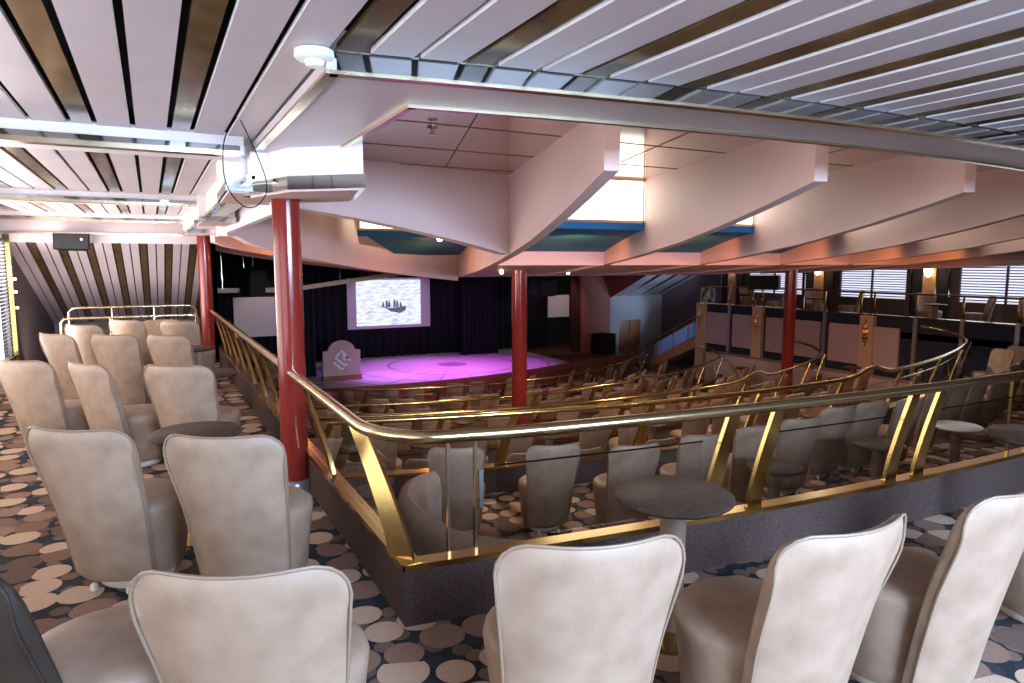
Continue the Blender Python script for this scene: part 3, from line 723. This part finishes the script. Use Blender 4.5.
# ------------------------------------------------------------------ tub chairs
def chair_backrest(mb_back, mb_pipe):
    NU, NV = 17, 16; H0, H1 = .07, .885; TH = .062
    def hw(v): return .212 + .068 * v
    def pt(u, v, d):
        w = hw(v); k = max(0, (abs(u) - .62) / .38); q = max(0, (v - .45) / .55); q = q * q * (3 - 2 * q)
        zt = H0 + (H1 - H0) * v - .105 * (1 - math.sqrt(max(0, 1 - k * k))) * q + .012 * u * u * q
        return (w * u, -.215 - .175 * v ** 1.15 + .085 * u * u + d, zt)
    us = [math.sin(PI / 2 * q) for q in lin(-1, 1, NU)]; vs = lin(0, 1, NV)
    back = [[pt(u, v, -TH * .5 * (1 - .35 * abs(u) ** 6) * (1 - .5 * max(0, (v - .93) / .07))) for u in us] for v in vs]
    front = [[pt(u, v, TH * .5 * (1 - .35 * abs(u) ** 6) * (1 - .5 * max(0, (v - .93) / .07))) for u in us] for v in vs]
    o = len(mb_back.v); N = NU * NV
    mb_back.v += [p for r in back for p in r] + [p for r in front for p in r]
    F = []
    for i in range(NV - 1):
        for k in range(NU - 1):
            a, b, c, d = i * NU + k, i * NU + k + 1, (i + 1) * NU + k + 1, (i + 1) * NU + k
            F += [(a, b, c, d), (N + d, N + c, N + b, N + a)]
    for k in range(NU - 1):
        F += [(k, N + k, N + k + 1, k + 1), ((NV - 1) * NU + k + 1, N + (NV - 1) * NU + k + 1, N + (NV - 1) * NU + k, (NV - 1) * NU + k)]
    for i in range(NV - 1):
        F += [(i * NU, (i + 1) * NU, N + (i + 1) * NU, N + i * NU), (i * NU + NU - 1, N + i * NU + NU - 1, N + (i + 1) * NU + NU - 1, (i + 1) * NU + NU - 1)]
    mb_back.f += [tuple(q + o for q in f) for f in F]
    line = [Vector(back[i][0]) for i in range(NV)] + [Vector(back[-1][k]) for k in range(1, NU - 1)] + [Vector(back[i][-1]) for i in range(NV - 1, -1, -1)]
    mb_pipe.tube([p + Vector((0, -.001, 0)) for p in line], .005, 6)
mb_b, mb_p = MB(), MB(); chair_backrest(mb_b, mb_p)
mb_s = MB(); mb_s.lathe([(.215, .055), (.232, .10), (.248, .25), (.262, .36), (.268, .405), (.262, .43), (.24, .448), (.17, .458), (.05, .462)], c=(0, .03, 0), n=32)
mb_pl = MB(); mb_pl.lathe([(.175, 0), (.18, .01), (.18, .03), (.165, .055)], c=(0, .03, 0), n=28)
mb_sf = MB(); mb_sf.lathe([(.18, 0), (.18, .05), (.232, .08), (.248, .25), (.262, .36), (.268, .405), (.262, .43), (.24, .448), (.17, .458), (.05, .462)], c=(0, .03, 0), n=26)
def chair_proto(full):
    t = thing('tub_chair', 'x', 'chair')
    s = (mb_s if full else mb_sf).build('seat', M['leather'], t, True)
    b = mb_b.build('backrest', M['leather'], t, 60)
    bv = b.modifiers.new('soft', 'SUBSURF'); bv.levels = 1; bv.render_levels = 1
    if full:
        mb_p.build('piping', M['piping'], b, True); mb_pl.build('plinth', M['plinth'], t, True)
        for sx in (-.10, .10): MB().lathe([(.018, 0), (.018, .028), (.01, .036)], c=(sx, -.175, 0), n=10).build('glide', M['plinth'], t, True)
    kids(t); return t
PC = chair_proto(True); PF = chair_proto(False)
used = {}
def put_chair(x, y, z, az, label, group, full=True, back_top=False):
    """az: facing, degrees clockwise from +Y.  back_top: x,y is the middle of the back's top edge"""
    a = math.radians(az)
    if back_top: x += .40 * math.sin(a); y += .40 * math.cos(a)
    p = PC if full else PF
    c = p if p.name not in used else copy_tree(p); used[p.name] = 1
    c.location = (x, y, z); c.rotation_euler = (0, 0, -a); c['label'] = label; c['category'] = 'chair'; c['group'] = group
    return c
def face(x, y): return math.degrees(math.atan2(8.4 - x, 21 - y))
G0 = 'tub chairs on the upper balcony'
put_chair(.13, 1.73, 0, 24, 'pale tub chair seen from behind, before the balcony corner, beside a shaded-back chair', G0, back_top=True)
put_chair(1.04, 1.45, 0, 18, 'pale tub chair with wide back, just in front of the brown pedestal table', G0, back_top=True)
put_chair(1.79, 1.18, 0, 2, 'pale tub chair with leaning back and round seat, beside pedestal of brown table', G0, back_top=True)
put_chair(2.60, 1.14, 0, -4, 'pale tub chair last in the front row, beside the table at the kerb end', G0, back_top=True)
put_chair(3.65, 1.10, 0, 0, 'pale tub chair cut off by the frame edge below the kerb-end table', G0, back_top=True)
e = put_chair(-.56, 2.22, 0, 62, 'tub chair with shade-darkened back, cut off at the frame corner', G0, back_top=True)
for ch_ in e.children:
    if ch_.name.startswith('backrest'):
        for pp in ch_.children: pp.data = pp.data.copy(); pp.data.materials[0] = M['leather_shade']
        ch_.data = ch_.data.copy(); ch_.data.materials[0] = M['leather_shade']; ch_['label'] = 'shade-darkened backrest'
LC = [(-.39, 3.66, 36, 'tan tub chair with broad back on disc carpet, outer one of its pair'),
      (.21, 3.20, 30, 'tan tub chair in front of round brown table, brown shading on lower back'),
      (-.99, 6.5, 40, 'tan tub chair at the carpet edge, first of the second chair pair'),
      (-1.01, 8.8, 50, 'tan tub chair by the window side, alone beneath the wall loudspeaker'),
      (-.54, 6.10, 58, 'tan tub chair turned sideways with narrow back and big seat showing'),
      (-.44, 8.4, 34, 'tan tub chair with tall back in the middle of the balcony'),
      (-.83, 9.9, 40, 'tan tub chair in the last row with its back to the closer stair rail'),
      (-.38, 10.5, 40, 'tan tub chair in the last row, second from the window side'),
      (.10, 5.62, 33, 'tan tub chair between the two brown tables next to the railing aisle'),
      (.07, 8.08, 42, 'tan tub chair half hidden behind the one between the brown tables'),
      (.25, 10.0, 33, 'tan tub chair in the last row, end one by the railing'),
      (.12, 12.15, 190, 'tan tub chair facing back at the small far table by the stair rail')]
for x, y, az, l in LC:
    c = put_chair(x, y, 0, az, l, G0, back_top=True)
    if az > 100: c.scale = (1, 1, .85)
G1 = 'tub chairs on the tier below the balcony'
T1 = [(2.25, 5.31, 28), (3.08, 4.98, 15), (3.73, 4.64, 12), (4.52, 4.61, 12), (5.25, 4.62, 12), (5.92, 4.65, 12), (6.78, 4.86, 8), (7.38, 4.85, 6), (7.96, 4.75, 3), (9.0, 5.0, 0), (9.95, 5.25, -3), (10.65, 5.35, -6), (11.3, 5.4, -10), (12.2, 5.7, -14), (13.1, 6.0, -20)]
for k, (x, y, az) in enumerate(T1):
    c = put_chair(x, y, Z1, az, 'grey-tan tub chair, %s from curved bench, in row below main railing' % ORD[k], G1, k < 11, back_top=True); c.scale = (.9, .95, 1)
for k, (x, y) in enumerate(((13.75, 6.95), (13.62, 6.25), (14.5, 7.05))):
    put_chair(x, y, Z1, -72, 'tub chair turned sideways by the far gallery, %s' % ('beside the curled rail end', 'before the curled rail', 'against the gallery bench')[k], G1, False)
rows = [(a3, Z2, -2.15, 'row below second brass railing', 2.2), (a3, Z2, -1.0, 'row against third brass railing', 2.0),
        (a4, Z3, -2.25, 'row below third brass railing', 2.3), (a4, Z3, -1.0, 'row against fourth brass railing', 2.1),
        (a5, Z4, -2.25, 'row below fourth brass railing', 2.6), (a5, Z4, -1.0, 'row against lowest brass railing', 2.8),
        (a5, Z5, .85, 'row below lowest brass railing', 3.2), (lambda x: 18.3 + .025 * (x - 8.4) ** 2, Z5, 0, 'front row before the stage', 4.2)]
def pedestal_table(x, y, z, label, group, r=.255, h=.66, top='table_top', ped='pedestal', full=True):
    t = thing('pedestal_table', label, 'table', (x, y, z), group=group)
    m = MB(); m.lathe([(r - .06, h - .035), (r - .015, h - .032), (r, h - .02), (r, h - .010), (r - .012, h), (.02, h)], n=40); m.build('table_top', M[top], t, True)
    m = MB(); m.lathe([(.055, .04), (.052, .3), (.058, h - .035)], n=20); m.build('pedestal', M[ped], t, True)
    if full:
        m = MB(); m.lathe([(.16, 0), (.16, .012), (.06, .045)], n=28); m.build('foot', M['brass'], t, True)
    return t
GT = 'pedestal tables among the seating tiers'
for ri, (f, z, o, rl, xa) in enumerate(rows):
    x = xa; k = 0; tk = 0
    while x < 14.4:
        if 10.8 < x < 11.7: x = 11.75
        y = f(x) + o
        if math.hypot(x - 6.3, y - 11.6) < .62 or math.hypot(x - 14.6, y - 12.2) < .62: x += .8; y = f(x) + o
        if x > 14.5: break
        put_chair(x + R.uniform(-.05, .05), y + R.uniform(-.06, .06), z, face(x, y) + R.uniform(-9, 9), 'tan chair, %s from sign-board end, %s' % (ORD[k], rl), 'tub chairs in the %s' % rl, False)
        k += 1
        if k % 2 == 0:
            if ri % 2 == 1:
                tx = x + .56; tx = tx if not 10.8 < tx < 11.7 else 11.2
                pedestal_table(tx, f(tx) + o + .1, z, 'small table, %s from sign-board end, %s' % (ORD[tk], rl), GT, r=.22, full=False); tk += 1
            x += 1.12
        else: x += .66
# benches: curved banquette under the balcony corner
def banquette(label, pts, z):
    t = thing('banquette', label, 'bench')
    c = smooth_poly(pts, 8)
    def sweep(prof):
        rows = []
        for i in range(len(c)):
            a = Vector(c[max(i - 1, 0)]); b = Vector(c[min(i + 1, len(c) - 1)]); tg = (b - a).normalized(); nn = Vector((-tg.y, tg.x))
            rows.append([(c[i][0] + nn.x * d, c[i][1] + nn.y * d, z + h) for d, h in prof])
        m = MB(); m.grid(rows); k = len(prof)
        m.add(rows[0], [tuple(range(k))]); m.add(rows[-1], [tuple(range(k - 1, -1, -1))]); return m
    sweep([(-.08, 0), (-.08, .74), (-.06, .82), (0, .86), (.06, .83), (.09, .74), (.12, .40), (.12, 0), (-.08, 0)]).build('backrest', M['leather'], t, 50)
    sweep([(.12, .05), (.12, .42), (.3, .455), (.58, .45), (.64, .40), (.62, .05), (.12, .05)]).build('seat', M['leather'], t, 50)
banquette('curved upholstered bench below the corner of the balcony railing', [(1.90, 4.90), (1.72, 4.82), (1.56, 4.56), (1.50, 4.2), (1.59, 3.70), (1.92, 3.36), (2.6, 3.2)][::-1], Z1)
# tables
GB = 'pedestal tables on the upper balcony'
pedestal_table(1.96, 2.20, 0, 'round dark brown pedestal table standing against the kerb of the main railing', GB)
pedestal_table(4.52, 1.98, 0, 'round brown table with pale pedestal at the far end of the kerb', GB, r=.27)
pedestal_table(.19, 4.38, 0, 'round brown table just behind the tub chair beside red column', GB)
pedestal_table(.42, 6.75, 0, 'round brown table by the balcony railing, second from the red column', GB)
pedestal_table(.38, 8.8, 0, 'round brown table by the balcony railing, third from the red column', GB)
pedestal_table(-.30, 11.4, 0, 'small round table near the stair rail at balcony end', GB, r=.2)
pedestal_table(4.94, 4.21, Z1, 'round brown table behind the railing post, between grey tub chairs', GT)
pedestal_table(6.49, 4.25, Z1, 'round brown table with grey pedestal on the tier below, between two railing posts', GT)
pedestal_table(8.01, 4.33, Z1, 'round table with brightly lit top beyond the railing', GT, top='lit_top')
# furniture on the far gallery
for k, (y, az, d) in enumerate(((16.3, -150, 1.3), (15.2, -40, 1.3), (13.7, -150, 1.3), (12.6, -40, 1.3), (10.3, -150, 1.3), (9.2, -40, 1.3), (7.9, -150, 1.3), (6.8, -40, 1.3), (5.6, -150, 1.3))):
    put_chair(XG + d + .3, y, 0, az, 'tan tub chair on the far gallery, %s from the staircase end' % ORD[k], 'tub chairs on the far gallery', False)
for k, y in enumerate((15.75, 13.15, 9.75, 7.35)):
    pedestal_table(XG + .85, y, 0, 'small round table on the far gallery, %s from the staircase end' % ORD[k], 'tables on the far gallery', full=False)

# ------------------------------------------------------------------ stage
def sf(x): return 19.55 + .036 * (x - 7.2) ** 2
m = MB(); xs = lin(3.6, 15.3, 30); m.grid([[(x, sf(x), ZS) for x in xs], [(x, 25.9, ZS) for x in xs]]); struct(m, 'floor_stage', M['stage'])
m = MB(); m.wall([(x, sf(x) - .03) for x in xs], Z5, ZS + .012, .05, 1); struct(m, 'wall_stage_front', M['redwall'])
m = MB(); m.prism([(1.1, 20.4), (3.62, 20.4), (3.62, 25.9), (1.1, 25.9)], Z5, ZS - .01); m.prism([(13.6, sf(13.6) + .0), (16.7, 21.8), (16.7, 25.9), (13.6, 25.9)], Z5, ZS + .006); struct(m, 'floor_stage_wing', M['wood'])
def drape(name, label, xa, xb, y, za, zc, mm, folds, amp=.08):
    xs = lin(xa, xb, folds * 6 + 1); m = MB()
    m.grid([[(x, y + amp * math.sin(2 * PI * i / 6), za) for i, x in enumerate(xs)], [(x, y + amp * .7 * math.sin(2 * PI * i / 6), zc) for i, x in enumerate(xs)]])
    o = m.build(name, mm, None, True); md = o.modifiers.new('thick', 'SOLIDIFY'); md.thickness = .02; tag(o, label, 'curtain', 'stage curtains'); return o
drape('stage_curtain', 'wide black curtain hanging behind the lit projection screen', 4.6, 15.4, 25.75, ZS, 2.6, M['curtain'], 34)
drape('stage_curtain', 'black curtain behind the blank screen beside the slim column', 1.2, 5.0, 24.9, ZS, 2.6, M['curtain'], 14)
drape('stage_curtain', 'black pleated curtain behind the mid-seating red column, with blue glints', 10.8, 12.4, 24.7, ZS, 2.6, M['curtain'], 9, .1)
drape('stage_curtain', 'narrow dark red curtain beside the blank screen near the subwoofer', 15.08, 15.5, 23.4, ZS, 2.6, M['redcurtain'], 4)
drape('stage_curtain', 'black curtain standing behind the sign board', 3.7, 4.55, 22.2, ZS, 1.5, M['curtain'], 5)
# screens
def screen(label, xa, xb, y, za, zc, lit):
    t = thing('projection_screen', label, 'screen')
    cx, cz = (xa + xb) / 2, (za + zc) / 2; t.location = (cx, y, cz)
    W, H = xb - xa, zc - za
    if lit:
        m = MB(); m.box((0, .03, 0), (W, .05, H)); m.build('surround', M['bezel'], t)
        pw, ph = 2.55, 1.74; m = MB(); m.box((-.03, 0, .02), (pw, .02, ph)); m.build('picture', M['sea'], t)
        pic = [o for o in t.children if o.name.startswith('picture')][0]
        b = MB(); b.add([(.02, -.015, -.32), (.38, -.015, -.40), (.62, -.015, -.30), (.66, -.015, -.12), (.3, -.015, -.17), (-.06, -.015, -.2), (-.3, -.015, -.10), (-.2, -.015, -.18)], [tuple(range(8))])
        for px, h in ((-.27, .05), (-.13, .12), (-.03, .08), (.18, .15), (.29, .10), (.43, .04)):
            b.add([(px - .05, -.015, -.16), (px + .05, -.015, -.16), (px + .045, -.015, h - .08), (px - .045, -.015, h - .08)], [(0, 1, 2, 3)])
            b.add([(px + .035 * math.cos(a), -.016, h - .045 + .04 * math.sin(a)) for a in lin(0, 2 * PI, 9)[:-1]], [tuple(range(8))])
        o = b.build('boat_image', M['boat'], pic); md = o.modifiers.new('thick', 'SOLIDIFY'); md.thickness = .004
    else:
        m = MB(); m.box((0, 0, 0), (W, .03, H)); m.build('fabric', M['screen_blank'], t)
        m = MB(); m.tube([(-W / 2 - .03, 0, H / 2), (W / 2 + .03, 0, H / 2)], .04, 10); m.build('roller', M['speaker'], t, True)
    return t
screen('lit projection screen showing people in a boat on bright sea', 6.45, 9.75, 25.4, -.85, 1.08, True)
screen('blank pinkish screen hanging behind the glossy red column', 2.38, 4.9, 24.4, -.84, .54, False)
screen('blank pinkish screen between black curtains near the dark red curtain', 14.0, 15.0, 23.4, -.52, .40, False)
# sign board with emblem
t = thing('sign_board', 'beige arched sign board with white interlaced emblem standing at stage edge', 'sign', (5.14, 21.15, ZS), 0); t.scale = (1, 1, 1.08)
w = .585; top = [(-w, .86)] + [(-w + .16, .88)] + [(.40 * math.cos(a), .90 + .26 * math.sin(a)) for a in lin(PI * .97, PI * .03, 12)] + [(w - .16, .88), (w, .86)]
poly = [(-w, .14), (w, .14)] + top[::-1]
m = MB(); nn = len(poly); m.add([(x, -.06, z) for x, z in poly] + [(x, .06, z) for x, z in poly], [tuple(range(nn)), tuple(range(2 * nn - 1, nn - 1, -1))] + [(i, i + nn, (i + 1) % nn + nn, (i + 1) % nn) for i in range(nn)]); m.build('board', M['board'], t)
m = MB(); m.box((0, 0, .07), (1.2, .3, .14)); m.build('base', M['wood'], t)
m = MB()
def stroke(pts, wd=.068):
    m.ribbon([(x, -.066, z) for x, z in pts], (0, 1, 0), .008, wd)
D = .36 / 2
for pts in ([(-.20, .66), (.0, .86), (.20, .67)], [(.20, .67), (.11, .58), (.02, .67)], [(-.20, .66), (.10, .42), (.16, .48)], [(-.22, .50), (.0, .32)], [(.02, .76), (.10, .70), (.26, .56)], [(-.22, .50), (-.26, .54)], [(.0, .32), (.04, .36)]): stroke(pts)
m.build('emblem', M['emblem'], t)
t['label'] = 'beige arched sign board with white interlaced emblem standing at stage edge'
# loudspeakers
def speaker(label, loc, d, rz, tilt, hang=None, name='loudspeaker'):
    t = thing(name, label, 'loudspeaker', loc, rz); t.rotation_euler = (tilt, 0, rz)
    x, y, z = d[0] / 2, d[1] / 2, d[2] / 2
    m = MB(); m.prism([(-x, -y), (x, -y), (x * .72, y), (-x * .72, y)], -z, z); m.build('cabinet', M['speaker'], t)
    m = MB(); m.box((0, -y - .008, 0), (d[0] * .92, .016, d[2] * .92)); m.build('grille', M['grille'], t)
    if hang:
        m = MB(); m.tube([(0, 0, z), (0, 0, z + hang)], .014, 8); m.build('bracket', M['steel'], t, True)
    return t
t = speaker('black loudspeaker hanging over the blank screen behind the glossy red column', (2.10, 17.05, 1.2), (.44, .42, .64), .5, .12, 1.1)
speaker('black loudspeaker hung beneath the canopy edge beside the mid-seating red column', (10.55, 18., .93), (.85, .5, .5), .35, .2, 1.45)
speaker('black loudspeaker hanging in front of the far gallery windows', (15.35, 13.75, 1.10), (.55, .8, .40), .6, .0, .08)
m = MB()
t = speaker('small black loudspeaker mounted high on the soffit over balcony end', (-1.08, 13.02, 1.98), (.50, .2, .25), -.05, -.12)
m = MB(); m.lathe([(.02, 0), (.02, .012)], n=12); o = m.build('badge', M['emblem'], t, True, (.14, -.125, .03)); o.rotation_euler = (PI / 2, 0, 0)
speaker('black subwoofer standing on the stage floor below the red brown wall', (16.0, 22.4, ZS + .42), (.85, .6, .82), .2, 0)
# lighting bar and hangers
t = thing('lighting_bar', 'long pale bar hung on thin rods across the black stage opening', 'lighting bar')
bp = [(1.1, 17.6, 1.0), (2.7, 17.6, .99), (3.4, 17.6, 1.04), (6.0, 17.6, 1.38), (7.2, 17.6, 1.5)]
m = MB(); m.ribbon(bp, (0, 1, 0), .12, .11); m.build('bar', M['tan'], t)
for x, z in ((1.5, 1.0), (2.0, 1.0), (4.3, 1.16), (5.2, 1.28)):
    m = MB(); m.tube([(x, 17.6, z), (x - .02, 17.6, 2.655)], .012, 6); m.build('rod', M['brass_light'], t, True)

# ------------------------------------------------------------------ small ceiling things
t = thing('smoke_detector', 'round white smoke detector on the slatted ceiling', 'smoke detector', (.57, 2.62, ZC))
m = MB(); m.lathe([(.05, 0), (.070, -.003), (.072, -.026), (.06, -.036), (.035, -.038)], n=32); m.build('base', M['white_plastic'], t, True)
m = MB(); m.lathe([(.034, -.036), (.036, -.042), (.032, -.055), (.024, -.059)], n=28); m.build('sensor_head', M['white_plastic'], t, True)
t = thing('sprinkler', 'small chrome sprinkler head under the polished pink ceiling panel', 'sprinkler', (2.15, 5.49, ZH))
m = MB(); m.lathe([(.045, 0), (.045, -.012), (.016, -.018), (.014, -.05), (.02, -.055)], n=20); m.build('body', M['steel'], t, True)
m = MB(); m.lathe([(.045, -.062), (.045, -.067)], n=20); m.tube([(.02, 0, -.05), (.02, 0, -.065)], .004, 6); m.tube([(-.02, 0, -.05), (-.02, 0, -.065)], .004, 6); m.build('deflector', M['steel'], t, True)
cb = MB(); cb.tube(smooth_poly([(.455, 4.03, 2.43), (.395, 4.10, 2.32), (.385, 4.12, 2.14), (.42, 4.12, 2.03), (.49, 4.10, 1.96), (.56, 4.08, 1.98), (.60, 4.06, 2.08), (.55, 4.05, 2.25), (.47, 4.05, 2.43)], 5), .0029, 8)
o = cb.build('loose_cable', M['cable'], None, True); tag(o, 'thin black cable looping down from the slatted ceiling near red column', 'cable')
for (x, y, z), l in (((3.45, 8.6, 1.96), 'tiny lit ceiling spotlight under the curved cross beam'), ((5.86, 11.5, 1.47), 'tiny bright ceiling spotlight left of the mid-seating column top'.replace('left of', 'beside')), ((8.14, 12.75, 1.43), 'tiny lit ceiling spotlight under the second pink fin')):
    t = thing('ceiling_spotlight', l, 'spotlight', (x, y, z), group='tiny spotlights under the canopy')
    m = MB(); m.lathe([(.02, -.02), (.035, .0), (.035, .03)], n=14); m.build('bulb', M['bulb'], t, True)
    m = MB(); m.lathe([(.05, .03), (.05, .05)], n=14); m.tube([(0, 0, .05), (0, 0, .2)], .012, 6); m.build('holder', M['steel'], t, True)
for k, z in enumerate((.95, 1.2, 1.4)):
    t = thing('wall_bulb', 'small glowing bulb on brass strip by bright window, %s one' % ('lowest', 'middle', 'topmost')[k], 'lamp', (-1.88, 13.1, z), group='bulbs on the brass strip')
    m = MB(); m.lathe([(.006, -.02), (.018, 0), (.006, .02)], n=10); m.build('bulb', M['sconce'], t, True)
    m = MB(); m.box((-.05, .02, 0), (.06, .04, .05)); m.build('holder', M['brass'], t)

# ------------------------------------------------------------------ camera
cam = bpy.data.cameras.new('camera'); co = bpy.data.objects.new('camera', cam); COL.objects.link(co)
cam.sensor_width = 36; cam.lens = 680. * 36 / 1024; cam.clip_start = .05
th = math.atan2(341.5 - 263, 680.); psi = math.radians(27.8717)
co.location = (0, 0, 1.65); co.rotation_euler = (PI / 2 - th, 0, -psi)
sc.camera = co

# ------------------------------------------------------------------ lights
def area(name, loc, target, sx, sy, power, col):
    l = bpy.data.lights.new(name, 'AREA'); l.shape = 'RECTANGLE'; l.size = sx; l.size_y = sy; l.energy = power; l.color = col
    o = bpy.data.objects.new(name, l); COL.objects.link(o); o.location = loc
    o.rotation_euler = (Vector(target) - Vector(loc)).to_track_quat('-Z', 'Y').to_euler(); return o
def spot(name, loc, target, power, col, ang, blend=.5, r=.05):
    l = bpy.data.lights.new(name, 'SPOT'); l.energy = power; l.color = col; l.spot_size = math.radians(ang); l.spot_blend = blend; l.shadow_soft_size = r
    o = bpy.data.objects.new(name, l); COL.objects.link(o); o.location = loc
    o.rotation_euler = (Vector(target) - Vector(loc)).to_track_quat('-Z', 'Y').to_euler(); return o
def point(name, loc, power, col, r=.06):
    l = bpy.data.lights.new(name, 'POINT'); l.energy = power; l.color = col; l.shadow_soft_size = r
    o = bpy.data.objects.new(name, l); COL.objects.link(o); o.location = loc; return o
COOL = (.80, .88, 1.); WARM = (1., .80, .62); ORG = (1., .34, .10)
area('window_light', (-1.85, 2, 1.2), (2, 2.4, .4), 5, 1.5, 32, (1., .9, .82))
area('window_light', (-1.85, 7, 1.2), (2, 7.2, 1.2), 5, 1.5, 70, (1., .84, .72))
area('window_light', (-1.85, 11.3, 1.2), (1, 11.5, 2.4), 3, 1.6, 170, (1., .86, .76))
o = area('window_light', (2.4, -3.6, 2.1), (2.6, 3.0, .5), 4.6, 1.0, 460, (.47, .67, 1.)); o.data.spread = math.radians(85)
o = area('chair_fill', (1.6, -1.1, 2.3), (1.6, 1.25, .55), 4.2, .35, 34, (.47, .66, 1.)); o.data.spread = math.radians(75)  # added fill for the front chair backs, not a real fitting
area('window_light', (10, -3.6, 1.4), (9, 3, .9), 7, 1.5, 12, COOL)
spot('screen_fill', (3.6, 22.4, 1.9), (3.6, 24.4, -.1), 110, WARM, 60)  # these spots are added only to brighten the stage screens
spot('screen_fill', (14.5, 21.4, 1.6), (14.5, 23.4, -.1), 80, WARM, 60)
spot('screen_fill', (8.1, 23.2, 2.3), (8.1, 25.4, 0), 60, (1., .9, 1.), 70)
spot('slope_light', (17.6, 20.0, -.2), (17.8, 21.3, 1.1), 90, (.6, .75, 1.), 110)
area('slope_light', (-.5, 14.1, .0), (-.5, 15.6, 1.2), 2.4, .5, 34, (1., .84, .78))  # hidden fill added to brighten the slatted slope
for x in (1.9, 3.8, 5.8, 7.8): spot('fin_fill', (x, 3.1, 2.40), (x + 1.0, 7.2, 2.25), 36, (1., .82, .76), 120, .8)  # unseen spots added to brighten the pink fins
for x, y, z in ((4, 8, 1.5), (8, 8.5, 1.45), (12, 8.5, 1.5), (6, 14, 1.15), (11, 14, 1.15)):
    spot('house_light', (x, y, z), (x, y, -3), 225, WARM, 150, .6, .1)
for x in (3.6, 6.4, 9.6): spot('downlight', (x, 4.3, 2.7), (x, 4.4, -1), 30, WARM, 110, .6, .08)
for i in range(NF - 1):
    if smax(i + 1) > SO + .3:
        p = P(i, SO - 1.3, 1.); q = P(i, SO + .3, 1.); spot('cove_light', (p[0], p[1], 1.60), (q[0], q[1], 1.60), 60, ORG, 140, .5, .05)
p = P(0, 8, -.8); point('cove_light', (p[0], p[1], 1.50), 18, ORG, .05)
point('cove_light', (2.2, 11.9, 1.75), 14, ORG, .05)
spot('stage_light', (7.1, 20.9, 2.4), (6.7, 21.3, ZS), 520, (.60, .15, 1.), 30, .4)
spot('stage_light', (8.8, 19.8, 2.4), (9.2, 16.4, -2.3), 300, (.45, .25, 1.), 70, .6)
for x, tx in ((7.4, 7.6), (8.8, 8.8), (10.4, 10.4)): spot('stage_light', (x, 20.6, 2.4), (tx, 21.7, ZS), 800, (.74, .13, .95), 72, .6)
spot('stage_light', (9, 18.2, 2.3), (8, 21, ZS), 500, (.35, .25, 1.), 60, .6)
spot('stair_spot', (15.2, 18.6, .9), (16.2, 18.2, -.9), 60, (.6, .75, 1.), 60)
spot('wall_spot', (18.6, 20.6, -.7), (17.4, 23, -.3), 120, (.5, .7, 1.), 70, .8)
for y in (7.8, 11.5, 15.1): point('sconce_light', (XW - .35, y, 1.45), 8, (1., .6, .3), .05)
area('far_window_light', (XW - .2, 9, 1.3), (14, 9, 0), 6, 1.2, 60, COOL)
sc.cycles.transparent_max_bounces = 40
w = bpy.data.worlds.new('world'); w.use_nodes = True; sc.world = w
w.node_tree.nodes['Background'].inputs[0].default_value = (.5, .5, .6, 1); w.node_tree.nodes['Background'].inputs[1].default_value = .25
vs = sc.view_settings; vs.view_transform = 'Standard'; vs.look = 'None'; vs.exposure = 0.; vs.gamma = 1.; vs.use_curve_mapping = False
